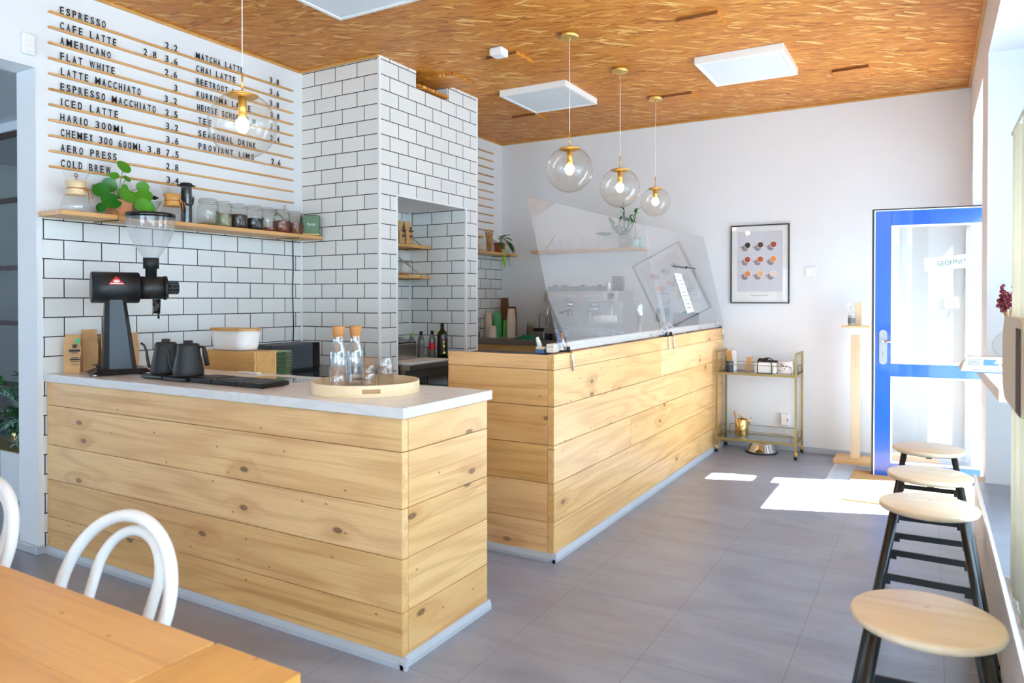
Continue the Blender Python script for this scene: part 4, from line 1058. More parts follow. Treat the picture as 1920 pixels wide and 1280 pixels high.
gr = [[b.b.verts.new((-3.60+.245*i/g, 6.225+.13*j/4, RZ+.002+max(0, .036*math.sin(PI*i/g)*math.sin(PI*j/4)*(1+.4*math.sin(i*2.1+j)))+rnd.uniform(0, .006))) for j in range(5)] for i in range(g+1)]
lo_ = [[b.b.verts.new((v.co.x, v.co.y, RZ+.0005)) for v in r] for r in gr]
fs = [b.b.faces.new((gr[i][j], gr[i+1][j], gr[i+1][j+1], gr[i][j+1])) for i in range(g) for j in range(4)]
fs += [b.b.faces.new((lo_[i][j], lo_[i][j+1], lo_[i+1][j+1], lo_[i+1][j])) for i in range(g) for j in range(4)]
for i in range(g): fs += [b.b.faces.new((gr[i][0], lo_[i][0], lo_[i+1][0], gr[i+1][0])), b.b.faces.new((gr[i][4], gr[i+1][4], lo_[i+1][4], lo_[i][4]))]
for j in range(4): fs += [b.b.faces.new((gr[0][j], gr[0][j+1], lo_[0][j+1], lo_[0][j])), b.b.faces.new((gr[g][j], lo_[g][j], lo_[g][j+1], gr[g][j+1]))]
b._fin(fs, smooth=True)
single('cloth', b, 'cloth_green', 'crumpled dark green cloth on the rear counter edge', 'cloth', (-3.48, 6.28, RZ))
t = thing('tap', 'chrome tap with a tilted spout showing right beside the pillar', 'tap', (-4.02, 6.27, RZ))
b = B(); b.cyl((-4.05, 6.29, RZ), (-4.05, 6.29, RZ+.17), .014, seg=14); obj('post', b, 'chrome', t)
b = B(); b.tube([(-4.05, 6.29, RZ+.16), (-4.035, 6.27, RZ+.19), (-4.015, 6.24, RZ+.19), (-3.995, 6.21, RZ+.13), (-3.99, 6.205, RZ+.10)], .013, 12); obj('spout', b, 'chrome', t)
t = thing('knock_box', 'steel box with a black lid beside the espresso machine', 'box', (-3.40, 6.46, RZ))
b = B(); b.box(-3.47, -3.335, 6.38, 6.54, RZ, RZ+.075, .004); obj('body', b, 'steel', t)
b = B(); b.hexa([(-3.475, 6.375, RZ+.0755), (-3.33, 6.375, RZ+.0755), (-3.33, 6.545, RZ+.0755), (-3.475, 6.545, RZ+.0755), (-3.455, 6.39, RZ+.105), (-3.35, 6.39, RZ+.105), (-3.35, 6.53, RZ+.105), (-3.455, 6.53, RZ+.105)]); obj('lid', b, 'black_gloss', t)
t = thing('rinse_tap', 'slim chrome rinsing pipe standing left of the espresso machine', 'tap', (-3.52, 6.63, RZ))
b = B(); b.tube([(-3.52, 6.63, RZ), (-3.52, 6.63, RZ+.235), (-3.50, 6.62, RZ+.245), (-3.45, 6.60, RZ+.238)], .005, 10); obj('pipe', b, 'chrome', t)
b = B(); b.cyl((-3.52, 6.63, RZ), (-3.52, 6.63, RZ+.01), .018, seg=14); obj('base', b, 'chrome', t)
# espresso machine with its back to the wall
ex0, ex1, ey0, ey1 = -3.27, -2.50, 6.215, 6.66
t = thing('espresso_machine', 'wide steel espresso machine on the rear counter behind the screens', 'espresso machine', (-2.885, 6.45, RZ))
b = B(); b.box(ex0, ex1, ey0+.14, ey1, RZ+.06, 1.35, .008); b.box(ex0+.02, ex1-.02, ey0, ey0+.14, RZ+.06, RZ+.11, .006); obj('body', b, 'steel', t)
b = B(); b.hexa([(ex0, ey0+.03, 1.335), (ex1, ey0+.03, 1.335), (ex1, ey1, 1.335), (ex0, ey1, 1.335), (ex0, ey0+.06, 1.428), (ex1, ey0+.06, 1.428), (ex1, ey1, 1.428), (ex0, ey1, 1.428)]); hd_ = obj('head', b, 'steel', t)
for gxx in (-3.02, -2.76):
    b = B(); b.cyl((gxx, ey0+.10, 1.33), (gxx, ey0+.10, 1.27), .045, .040, seg=24); b.cyl((gxx, ey0+.10, 1.272), (gxx, ey0+.10, 1.25), .048, seg=24); obj('brew_group', b, 'chrome', t)
    b = B(); b.tube([(gxx, ey0+.09, 1.245), (gxx, ey0-.02, 1.24), (gxx, ey0-.10, 1.23)], [.012, .013, .016], 12); b.tube([(gxx-.015, ey0+.10, 1.245), (gxx-.018, ey0+.10, 1.19)], .006, 8); b.tube([(gxx+.015, ey0+.10, 1.245), (gxx+.018, ey0+.10, 1.19)], .006, 8); obj('portafilter', b, 'black_gloss', t)
    for k in range(6):
        b = B(); p_ = (gxx-.075+.03*k, ey0+.046, 1.385); b.cyl(p_, (p_[0], p_[1]-.006, p_[2]-.002), .007, seg=12); obj('button', b, 'paper', hd_)
    b = B(); b.box(gxx-.035, gxx+.035, ey0+.030, ey0+.040, 1.343, 1.358, .002); obj('display', b, 'blue_soft', hd_)
b = B(); b.cyl((-2.57, ey0+.05, 1.385), (-2.57, ey0+.02, 1.382), .032, seg=24); obj('steam_knob', b, 'black_gloss', t)
for sx_ in (ex0+.05, ex1-.05):
    b = B(); b.tube([(sx_, ey0+.05, 1.335), (sx_, ey0+.02, 1.25), (sx_, ey0-.01, 1.10)], .006, 10); obj('steam_wand', b, 'chrome', t)
b = B(); b.box(ex0+.03, ex1-.03, ey0+.01, ey0+.20, RZ+.111, RZ+.118, .002); obj('drip_tray', b, 'steel_dull', t)
for x_ in (ex0+.06, ex1-.06):
    for y_ in (ey0+.06, ey1-.06):
        b = B(); b.cyl((x_, y_, RZ), (x_, y_, RZ+.061), .022, seg=14); obj('foot', b, 'black_metal', t)
b = B(); b.box(ex0+.02, ex1-.165, ey0+.08, ey0+.085, 1.429, 1.475, .002); b.box(ex0+.02, ex0+.025, ey0+.085, ey1-.01, 1.429, 1.475); b.box(ex1-.135, ex1-.165, ey0+.085, ey1-.01, 1.429, 1.475); obj('cup_rail', b, 'black_matt', t)
def ccup(x, y, z, mat, label, grp):
    b = B(); b.lathe([(.040, 0), (.039, .004), (.032, .035), (.020, .058), (.019, .062), (0, .060)], (x, y, z), 22); b.tube([(x+.034, y, z+.012), (x+.055, y, z+.018), (x+.052, y, z+.038), (x+.028, y, z+.042)], .004, 8)
    single('coffee_cup', b, mat, label, 'cup', (x, y, z), grp)
CL = ['dark cup upside down at the left end of the machine top', 'dark cup upside down, second from the left on the machine top', 'white cup upside down between dark cups on the machine', 'dark cup upside down in the middle of the machine top', 'white cup upside down right of the middle on the machine', 'dark cup upside down near the right end of the cup rail']
for k, (x_, m_) in enumerate(((-3.20, 'dark_grey'), (-3.10, 'dark_grey'), (-3.00, 'white_ceramic'), (-2.91, 'dark_grey'), (-2.82, 'white_ceramic'), (-2.73, 'dark_grey'))):
    ccup(x_, ey0+.15+.01*(k % 2), 1.4295+.0, m_, CL[k], 'cups on the espresso machine')
for i in range(9):
    z = 1.4295+.0155*i
    b = B(); b.lathe([(0, 0), (.045, 0), (.070, .013), (.070, .0145), (.045, .004), (0, .004)], (-2.575, ey0+.22, z), 28)
    single('saucer', b, 'dark_grey', 'topmost dark saucer of the stack on the espresso machine' if i == 8 else 'dark saucer in the stack on the espresso machine', 'saucer', (-2.575, ey0+.22, z), 'stack of dark saucers')
t = thing('milk_jug', 'small steel milk jug in front of the saucers on the machine', 'jug', (-2.615, ey0+.095, 1.4295))
b = B(); b.lathe([(0, .001), (.026, .001), (.028, .005), (.024, .06), (.026, .078)], (-2.615, ey0+.095, 1.4295), 22); obj('body', b, 'steel', t)
b = B(); b.tube([(-2.591, ey0+.095, 1.495), (-2.572, ey0+.095, 1.49), (-2.570, ey0+.095, 1.455), (-2.59, ey0+.095, 1.445)], .003, 8); obj('handle', b, 'steel', t)
# coffee grinder at the right of the machine (seen through the screen)
t = thing('espresso_grinder', 'grey electric coffee grinder behind the smaller clear screen', 'grinder', (-2.12, 6.52, .9405))
b = B(); b.box(-2.21, -2.12, 6.46, 6.64, .9405, .9605, .004); b.box(-2.195, -2.135, 6.53, 6.63, .9605, 1.20, .01); obj('body', b, 'dark_grey', t)
b = B(); b.hexa([(-2.21, 6.44, 1.14), (-2.12, 6.44, 1.14), (-2.12, 6.64, 1.14), (-2.21, 6.64, 1.14), (-2.20, 6.48, 1.27), (-2.13, 6.48, 1.27), (-2.13, 6.63, 1.27), (-2.20, 6.63, 1.27)]); obj('head', b, 'dark_grey', t)
b = B(); b.lathe([(.035, 1.271), (.062, 1.37), (.064, 1.40)], (-2.165, 6.555, 0), 24); obj('hopper', b, 'thin_jar', t)
b = B(); b.lathe([(.066, 1.40), (.066, 1.41), (0, 1.412)], (-2.165, 6.555, 0), 24); obj('hopper_lid', b, 'black_matt', t)
# things standing on the inner shelf of the bar counter, seen through the screen
IZ = .9405
def dome(x, y, z, r, h, knob, label, foot=0):
    t = thing('cake_dome', label, 'cake dome', (x, y, z), 0, 'glass cake domes behind the screen')
    if foot:
        b = B(); b.lathe([(0, 0), (.065, 0), (.06, .008), (.014, .03), (.012, foot-.03), (.03, foot-.012), (r*1.08, foot-.008), (r*1.1, foot), (0, foot)], (x, y, z), 40); obj('stand', b, 'glass', t)
    else:
        b = B(); b.lathe([(0, 0), (r*1.05, 0), (r*1.08, .008), (r*1.06, .012), (0, .012)], (x, y, z), 40); obj('plate', b, 'birch', t); foot = .012
    q = [(r, foot+.001), (r, foot+h*.45)] + [(r*math.cos(PI/2*k/8), foot+h*.45+h*.55*math.sin(PI/2*k/8)) for k in range(1, 8)] + [(.012, foot+h)]
    b = B(); b.lathe(q, (x, y, z), 40); obj('glass_cover', b, 'thin_jar', t)
    b = B(); b.lathe([(.012, foot+h), (.010, foot+h+.012), (.018, foot+h+knob*.4), (.026, foot+h+knob), (0, foot+h+knob+.004)], (x, y, z), 20); obj('knob', b, 'glass', t)
    return t
dome(-2.08, 4.50, IZ, .152, .205, .03, 'larger glass cake dome low behind the screen, over a loaf')
dome(-2.14, 5.10, IZ, .125, .165, .055, 'smaller glass cake dome raised on a stand behind the screen', .235)
b = B(); b.lathe([(0, 0), (.075, 0), (.09, .03), (.085, .085), (.05, .115), (0, .122)], (-2.05, 4.50, IZ+.0125), 24, sx=1.0, sy=.7)
single('loaf_cake', b, 'bread', 'brown loaf cake under the larger glass dome', 'cake', (-2.05, 4.50, IZ+.0125))
b = B(); b.lathe([(0, 0), (.085, 0), (.09, .02), (.088, .05), (0, .055)], (-2.14, 5.10, IZ+.2355), 28)
single('round_cake', b, 'cup_cream', 'pale round cake under the smaller raised dome', 'cake', (-2.14, 5.10, IZ+.2355))
def plainjar(x, y, r, h, mat, label):
    t = thing('glass_jar', label, 'jar', (x, y, IZ), 0, 'jars behind the screen')
    b = B(); b.lathe([(0, .002), (r, .002), (r, h*.8), (r*.75, h*.9), (r*.75, h*.94)], (x, y, IZ), 22); obj('glass_body', b, 'thin_jar', t)
    b = B(); b.lathe([(r*.80, h*.94), (r*.80, h), (0, h)], (x, y, IZ), 22); obj('lid', b, 'steel', t)
    b = B(); b.lathe([(0, .004), (r*.94, .004), (r*.94, h*.35), (0, h*.36)], (x, y, IZ), 18); obj('contents', b, mat, t)
    b = B(); b.lathe([(r+.0008, h*.25), (r+.0008, h*.55)], (x, y, IZ), 22); obj('label', b, 'paper', t)
plainjar(-1.98, 4.98, .045, .17, 'tea_red', 'tall lidded glass jar right of the domes behind the screen')
plainjar(-1.90, 4.93, .040, .13, 'tea_red', 'short labelled jar of red preserves in front of the tall jar')
plainjar(-1.93, 5.22, .038, .14, 'cup_white', 'small labelled jar near the chrome dispenser behind the screen')
t = thing('dispenser', 'chrome dispenser column with a rounded head behind the screen seam', 'dispenser', (-2.06, 5.62, IZ))
b = B(); b.lathe([(0, 0), (.03, 0), (.03, .008), (.022, .012), (.022, .28), (0, .28)], (-2.06, 5.62, IZ), 24); obj('column', b, 'steel', t)
b = B(); b.lathe([(.034, .281), (.036, .30), (.036, .36), (.03, .385), (.015, .395), (0, .397)], (-2.06, 5.62, IZ), 28); obj('head', b, 'chrome', t)
b = B(); rg = [[b.b.verts.new((x_, y_, z_)) for x_, y_ in ((-2.02, 6.02), (-1.90, 6.02), (-1.90, 6.10), (-2.02, 6.10))] for z_ in (IZ, IZ+.16)]
b.skin(rg, smooth=False); b.prism([(0, 0), (.12, 0), (.06, .045)], (-2.02, 6.02, IZ+.1605), X, Z, Y, .08)
single('drink_carton', b, 'paper', 'white gable top carton behind the smaller screen', 'carton', (-1.96, 6.06, IZ))
t = thing('juice_bottle', 'clear conical bottle with a red cap behind the smaller screen', 'bottle', (-1.84, 6.08, IZ))
b = B(); b.lathe([(0, .002), (.040, .002), (.043, .01), (.040, .12), (.016, .205), (.015, .225)], (-1.84, 6.08, IZ), 22); obj('glass_body', b, 'thin_jar', t)
b = B(); b.lathe([(0, .004), (.040, .004), (.0385, .115), (.03, .15), (0, .15)], (-1.84, 6.08, IZ), 20); obj('contents', b, 'cup_cream', t)
b = B(); b.lathe([(.0165, .222), (.0165, .252), (0, .253)], (-1.84, 6.08, IZ), 18); obj('cap', b, 'red', t)
# card reader / till with a price strip behind the far screen
t = thing('till', 'grey till with a dark screen on the bar counter near the back wall', 'till', (-1.92, 6.45, IZ))
b = B(); b.box(-2.00, -1.80, 6.34, 6.60, IZ, IZ+.10, .006); obj('base', b, 'dark_grey', t)
b = B(); b.box(-1.95, -1.85, 6.45, 6.48, IZ+.10, IZ+.30, .004); obj('stand', b, 'dark_grey', t)
b = B(); b.hexa([(-2.03, 6.40, IZ+.15), (-1.80, 6.40, IZ+.15), (-1.80, 6.42, IZ+.15), (-2.03, 6.42, IZ+.15), (-2.03, 6.44, IZ+.29), (-1.80, 6.44, IZ+.29), (-1.80, 6.46, IZ+.29), (-2.03, 6.46, IZ+.29)]); obj('screen', b, 'black_gloss', t)
# order slips hanging from a rail on the far screen
psi_, th_ = math.radians(2.2), math.radians(13.2)
u_ = Vector((math.sin(psi_), math.cos(psi_), 0)); v_ = Vector((-math.sin(th_), 0, math.cos(th_))); n_ = u_.cross(v_).normalized()
o_ = Vector((-1.712, 5.225, 1.097))
t = thing('slip_rail', 'thin grey slip rail stuck on the smaller clear screen', 'rail', tuple(o_+u_*.86+v_*.54))
b = B(); p_ = o_+u_*.50+v_*.535+n_*.0075; q_ = o_+u_*1.04+v_*.535+n_*.0075; b.tube([p_, q_], .006, 8); obj('bar', b, 'dark_grey', t)
b = B(); b.sphere(o_+u_*.80+v_*.535+n_*.012, .012); obj('clip', b, 'black_matt', t)
b = B()
q0 = o_+u_*.48+v_*.475+n_*.007
qs = [q0, q0+u_*.17, q0+u_*.275-v_*.32, q0+u_*.10-v_*.335]
b.hexa([*qs, *[p+n_*.001 for p in qs]])
pp = single('price_strip', b, 'paper', 'white printed strip hanging askew on the smaller clear screen', 'strip', tuple(q0))
b = B()
for k in range(9):
    s0 = q0 + (u_*.105-v_*.33)*(.06+.1*k) + u_*.03 + n_*.0012
    wk = .11 if k % 3 else .07
    b.hexa([s0, s0+u_*wk, s0+u_*wk-v_*.006, s0-v_*.006, *[p+n_*.0004 for p in (s0, s0+u_*wk, s0+u_*wk-v_*.006, s0-v_*.006)]])
obj('print', b, 'ink_grey', pp)
b = B(); qs = [o_+u_*.80+v_*.52+n_*.0065, o_+u_*1.02+v_*.52+n_*.0065, o_+u_*1.02+v_*.27+n_*.0065, o_+u_*.80+v_*.27+n_*.0065]
b.hexa([*qs, *[p+n_*.0008 for p in qs]])
pp = single('notice', b, 'acrylic', 'clear pocket with a few grey lines on the smaller clear screen', 'notice', tuple(qs[3]))
b = B()
for k, w_ in enumerate((.12, .15, .10)):
    s0 = qs[3] + u_*.04 + v_*(.03+.022*k) + n_*.0009
    b.hexa([s0, s0+u_*w_, s0+u_*w_+v_*.005, s0+v_*.005, *[p+n_*.0004 for p in (s0, s0+u_*w_, s0+u_*w_+v_*.005, s0+v_*.005)]])
obj('print', b, 'ink_grey', pp)
# left end of the bar counter: trays, carton, nozzle
b = B(); b.box(-2.28, -1.79, 3.42, 3.60, IZ+.09, IZ+.112, .004); b.box(-2.27, -1.80, 3.43, 3.59, IZ, IZ+.09)
single('tray_stack', b, 'black_matt', 'black tray crate at the left end behind the bar counter front', 'tray', (-2.03, 3.51, IZ))
t = thing('spray_bottle', 'small bottle with a white nozzle at the left end of the bar counter', 'bottle', (-1.845, 3.50, IZ+.1125))
b = B(); b.box(-1.875, -1.815, 3.475, 3.525, IZ+.1125, IZ+.135, .006); obj('body', b, 'blue_soft', t)
b = B(); b.box(-1.872, -1.818, 3.478, 3.522, IZ+.135, IZ+.150, .006); obj('label', b, 'cup_cream', t)
b = B(); b.cyl((-1.855, 3.50, IZ+.15), (-1.870, 3.495, IZ+.202), .016, .009, seg=14); obj('nozzle', b, 'white_plastic', t)
# ---------------------------------------------------------------- shelf on the back wall above the machine
t = thing('wall_shelf', 'wooden shelf on the back wall holding glasses and plants', 'shelf', (-3.0, YB, 1.828))
b = B(); b.box(-3.60, -2.392, 6.585, YB-.002, 1.828, 1.852, .003, pid=8); obj('board', b, 'oak_x', t)
for x_ in (-3.42, -2.50):
    b = B(); b.tube([(x_, YB-.004, 1.825), (x_, 6.581, 1.825), (x_, 6.581, 1.858), (x_, YB-.004, 2.03)], .0035, 8); obj('bracket', b, 'brass_matt', t)
S2 = 1.8525
for k, x_ in enumerate((-3.50, -3.40, -3.30)):
    b = B(); b.lathe([(0, .002), (.034, .002), (.040, .03), (.036, .07), (.020, .095), (.030, .125)], (x_, 6.68, S2), 22)
    single('glass_decanter', b, 'thin', ['leftmost', 'middle', 'rightmost'][k]+' of three small waisted decanters on the back shelf', 'decanter', (x_, 6.68, S2), 'small decanters on the back shelf')
for k, x_ in enumerate((-3.19, -3.10, -3.01, -2.92, -2.84)):
    b = B(); b.lathe([(0, .002), (.036, .002), (.038, .006), (.040, .135)], (x_, 6.67+.02*(k % 2), S2), 22)
    single('drinking_glass', b, 'thin', ['first', 'second', 'third', 'fourth', 'fifth'][k]+' tall glass from the left on the back shelf', 'glass', (x_, 6.67+.02*(k % 2), S2), 'tall glasses on the back shelf')
b = B(); b.lathe([(0, 0), (.05, 0), (.085, .018), (.09, .022), (.05, .008), (0, .006)], (-2.82, 6.69, S2+.1365), 26)
single('dish', b, 'leaf_cool', 'flat green dish lying across two glasses on the back shelf', 'dish', (-2.82, 6.69, S2+.1365))
def potplant(x, y, z, pr, ph, pot, label, cat='plant'):
    t = thing('potted_plant', label, cat, (x, y, z))
    b = B(); b.lathe([(0, .001), (pr*.8, .001), (pr, ph), (pr*.9, ph), (pr*.85, ph*.85), (0, ph*.85)], (x, y, z), 26); obj('pot', b, pot, t)
    return t
def leaf(b, base, d, L, w, droop=.0, n=6, up=Z, mi=0):
    """a pointed leaf along d, slightly folded"""
    d = Vector(d).normalized(); s = d.cross(Vector(up)); s = (s if s.length > .05 else d.cross(X)).normalized(); nn = s.cross(d)
    p = Vector(base); rows = []
    for k in range(n+1):
        q = k/n; c = p + d*(L*q) - Z*(droop*L*q*q)
        ww = w*math.sin(PI*min(1, .06+.94*q))**.75*(1-.3*q) if 0 < k < n else .0005
        rows.append([b.b.verts.new(c - s*ww - nn*.0 + nn*ww*.25), b.b.verts.new(c), b.b.verts.new(c + s*ww + nn*ww*.25)])
    fs = []
    for a, c in zip(rows, rows[1:]):
        fs += [b.b.faces.new((a[0], a[1], c[1], c[0])), b.b.faces.new((a[1], a[2], c[2], c[1]))]
    b._fin(fs, mi, smooth=True)
t = potplant(-2.605, 6.69, S2, .062, .125, 'sage', 'tall branching cactus-like plant in a sage pot on the back shelf')
rnd = random.Random(3)
b = B()
for (dx, dz, L) in ((.0, .30, 5), (.13, .26, 5), (-.05, .18, 4), (-.14, .16, 4), (.06, .2, 4), (-.09, .09, 3)):
    p0 = Vector((-2.605+dx*.15, 6.69, S2+.10)); p1 = Vector((-2.605+dx, 6.67, S2+.10+dz))
    b.tube([p0, (p0+p1)/2+Vector((dx*.2, 0, .02)), p1], [.006, .006, .003], 6)
    for k in range(L*2):
        q = (k+1)/(L*2); c = p0.lerp(p1, q)
        leaf(b, c, (rnd.uniform(-1, 1), rnd.uniform(-.6, .2), rnd.uniform(.2, .9)), .065, .019, .1)
obj('foliage', b, 'leaf_dark', t)
t = potplant(-2.475, 6.63, S2, .042, .075, 'mint', 'small mint green pot with a single stem on the back shelf')
b = B(); b.tube([(-2.475, 6.63, S2+.06), (-2.472, 6.63, S2+.15), (-2.47, 6.625, S2+.24)], .003, 6); b.sphere((-2.47, 6.625, S2+.243), .008); obj('stem', b, 'stem', t)
b = B(); b.lathe([(0, .001), (.036, .001), (.038, .11), (.036, .11), (.034, .01), (0, .01)], (-2.43, 6.70, S2), 24)
single('beaker', b, 'mint', 'pale mint cylinder at the right end of the back shelf', 'beaker', (-2.43, 6.70, S2))
# ---------------------------------------------------------------- short shelf behind the pillar
t = thing('wall_shelf', 'wooden shelf behind the tiled pillar with a trailing plant', 'shelf', (XM, 5.95, 1.815))
b = B(); b.box(XM+.002, -3.865, PE+.01, 6.775, 1.812, 1.838, .003, pid=6); obj('board', b, 'oak_y', t)
for y_ in (5.5, 6.60):
    b = B(); b.tube([(XM+.004, y_, 1.809), (-3.861, y_, 1.809), (-3.861, y_, 1.844), (XM+.004, y_, 2.0)], .0035, 8); obj('bracket', b, 'brass_matt', t)
S3 = 1.8385
t = thing('glass_jar', 'clear jar of wooden beads beside the pillar on the short shelf', 'jar', (-3.93, 6.13, S3))
b = B(); b.lathe([(0, .002), (.036, .002), (.038, .10), (.032, .13)], (-3.93, 6.13, S3), 22); obj('glass_body', b, 'thin_jar', t)
b = B(); b.lathe([(0, .004), (.033, .004), (.034, .06), (0, .065)], (-3.93, 6.13, S3), 18); obj('contents', b, 'cup_cream', t)
b = B(); b.lathe([(.034, .131), (.034, .15), (0, .152)], (-3.93, 6.13, S3), 18); obj('lid', b, 'oak_x', t)
t = thing('straw_holder', 'glass of bamboo straws on the short shelf behind the pillar', 'straw holder', (-3.93, 6.30, S3))
b = B(); b.lathe([(0, .002), (.036, .002), (.040, .13)], (-3.93, 6.30, S3), 22); obj('glass_body', b, 'thin_jar', t)
for k in range(12):
    a_ = 2*PI*k/12; b = B(); b.cyl((-3.93+.012*math.cos(a_), 6.30+.012*math.sin(a_), S3+.004), (-3.93+.034*math.cos(a_), 6.30+.045*math.sin(a_), S3+.19+.015*(k % 3)), .005, seg=8); obj('straw', b, 'bamboo', t)
t = potplant(-3.94, 6.52, S3, .062, .105, 'pot_red', 'trailing dark green plant in a red pot behind the pillar')
rnd = random.Random(11)
for k, (dy, dz, L, dirv, m_) in enumerate(((-.05, .15, .10, (.4, -.8, .1), 0), (-.06, .11, .11, (.6, -.7, -.5), 0), (0, .17, .12, (.5, .5, .4), 0), (.02, .16, .13, (.3, .9, .1), 0), (.05, .13, .13, (.4, .8, -.6), 0), (.10, .12, .12, (.3, .7, -.5), 0), (-.02, .05, .10, (.5, -.1, -.8), 1), (-.01, -.03, .11, (.5, -.2, -1), 1), (.05, -.01, .13, (.5, .2, -1), 1), (.02, .17, .11, (.6, -.4, .3), 0), (.06, .14, .12, (.8, .2, -.4), 0), (.12, .10, .10, (.2, .8, -.7), 0), (-.03, .16, .1, (.2, -.9, .4), 0), (.0, .15, .11, (.9, 0, .1), 0), (.04, .02, .10, (.6, .5, -.9), 0))):
    b = B(); b0 = Vector((-3.93+.03, 6.52+dy, S3+dz)); leaf(b, b0, dirv, L, .026, .35)
    b.tube([(-3.94, 6.52, S3+.09), (Vector((-3.94, 6.52, S3+.12))+b0)/2+Vector((.02, 0, .03)), b0], .002, 6, mi=1)
    obj('leaf', b, ['leaf_lime' if m_ else 'leaf_dark', 'stem'], t)

# ---------------------------------------------------------------- lamps
def pendant(x, y, zc, r, label):
    t = thing('pendant_lamp', label, 'lamp', (x, y, ZC), 0, 'clear glass globe pendant lamps')
    b = B(); b.cyl((x, y, ZC-.030), (x, y, ZC-.0005), .058, seg=36); b.cyl((x, y, ZC-.045), (x, y, ZC-.030), .006, seg=10); obj('canopy', b, 'brass', t)
    b = B(); b.cyl((x, y, zc+r+.085), (x, y, ZC-.045), .0022, seg=8); obj('cord', b, 'white_plastic', t)
    b = B(); b.cyl((x, y, zc+r+.004), (x, y, zc+r+.088), .0045, seg=10); obj('stem', b, 'brass', t)
    a0 = math.asin(.43)
    b = B(); q = [(r*math.sin(PI-(a0+.02)-(PI-2*a0*.5-.02-a0*.5)*0), 0)]
    prof = [(r*math.sin(th), -r*math.cos(th)) for th in [PI*k/40 for k in range(0, 35)]]
    prof[0] = (0, -r)
    b.lathe(prof, (x, y, zc), 48); obj('globe', b, 'globe', t)
    cr = r*math.sin(PI*34/40)*1.03; cz = zc-r*math.cos(PI*34/40)
    b = B(); b.lathe([(0, cz-.006), (cr*.9, cz-.006), (cr, cz-.002), (cr, cz+.004), (cr*.72, cz+.6*(zc+r-cz)), (cr*.35, zc+r-.001), (0, zc+r+.004)], (x, y, 0), 40); obj('cap', b, 'brass', t)
    b = B(); b.cyl((x, y, cz-.006), (x, y, zc+r*.22), .0185, seg=24); obj('socket', b, 'brass', t)
    b = B(); rb = .030; b.lathe([(0, -rb)]+[(rb*math.sin(PI*k/12), -rb*math.cos(PI*k/12)) for k in range(1, 10)]+[(.014, rb*1.15), (0, rb*1.15)], (x, y, zc+.005), 20); obj('bulb', b, 'bulb', t)
pendant(-2.74, 2.25, 2.150, .1515, 'glass globe pendant lamp in front of the menu rails')
pendant(-2.005, 4.188, 2.182, .147, 'glass globe pendant lamp, the nearest of three over the bar counter')
pendant(-1.985, 5.005, 2.172, .146, 'glass globe pendant lamp, the middle one of three over the bar counter')
pendant(-2.005, 5.852, 2.170, .123, 'smaller glass globe pendant lamp, the farthest over the bar counter')
def panel_light(x0, y0, label):
    t = thing('panel_light', label, 'ceiling light', (x0+.295, y0+.31, ZC), 0, 'square white panel lights')
    b = B()
    for a in ((x0, x0+.595, y0, y0+.025), (x0, x0+.595, y0+.59, y0+.615), (x0, x0+.025, y0+.025, y0+.59), (x0+.57, x0+.595, y0+.025, y0+.59)): b.box(*a, 3.0, ZC-.0005, .002)
    obj('frame', b, 'white_plastic', t)
    b = B(); b.box(x0+.025, x0+.57, y0+.025, y0+.59, 3.006, 3.012); obj('diffuser', b, 'led', t)
panel_light(-3.045, 5.04, 'square white panel light over the bar counter near the tiled pillar')
panel_light(-1.445, 5.04, 'square white panel light nearest the window wall')
panel_light(-3.035, 2.585, 'square white panel light cut off at the top edge near the menu wall')
t = thing('smoke_alarm', 'white boxy smoke alarm on the strand board ceiling', 'smoke alarm', (-2.535, 4.19, ZC))
b = B(); b.box(-2.585, -2.487, 4.14, 4.24, ZC-.058, ZC-.004, .012); obj('housing', b, 'white_plastic', t)
b = B(); b.box(-2.575, -2.497, 4.15, 4.23, ZC-.006, ZC-.0005); obj('base', b, 'ink_grey', t)
t = thing('motion_sensor', 'small white motion sensor high on the beam at the left edge', 'sensor', (XM, 1.989, 2.63))
b = B(); b.box(XM+.0005, XM+.03, 1.958, 2.020, 2.622, 2.733, .008); obj('housing', b, 'white_plastic', t)
b = B(); b.box(XM+.0301, XM+.036, 1.966, 2.012, 2.632, 2.668, .004); obj('lens', b, 'paper', t)
# ---------------------------------------------------------------- back wall
t = thing('poster', 'black framed poster of nine cups on the back wall', 'poster', (-1.343, YB, 1.67))
def onwall(b, u0, u1, v0, v1, y0, y1, bev=0.0): b.box(-1.60+u0, -1.60+u1, YB-y1, YB-y0, 1.313+v0, 1.313+v1, bev)
b = B()
for q in ((0, .514, 0, .010), (0, .514, .704, .714), (0, .010, .010, .704), (.504, .514, .010, .704)): onwall(b, *q, .0, .022, .001)
obj('frame', b, 'black_metal', t)
b = B(); onwall(b, .010, .504, .010, .704, .002, .008); obj('print_sheet', b, 'paper', t)
b = B(); onwall(b, .058, .456, .108, .655, .008, .0085); obj('grey_field', b, P('poster_grey', (212, 213, 220), .7), t)
CC = [(52, 44, 40), (92, 52, 42), (160, 52, 30), (176, 62, 26), (206, 92, 34), (226, 140, 72), (226, 134, 66), (232, 178, 132), (236, 208, 190)]
sh = P('poster_shade', (150, 134, 138), .7)
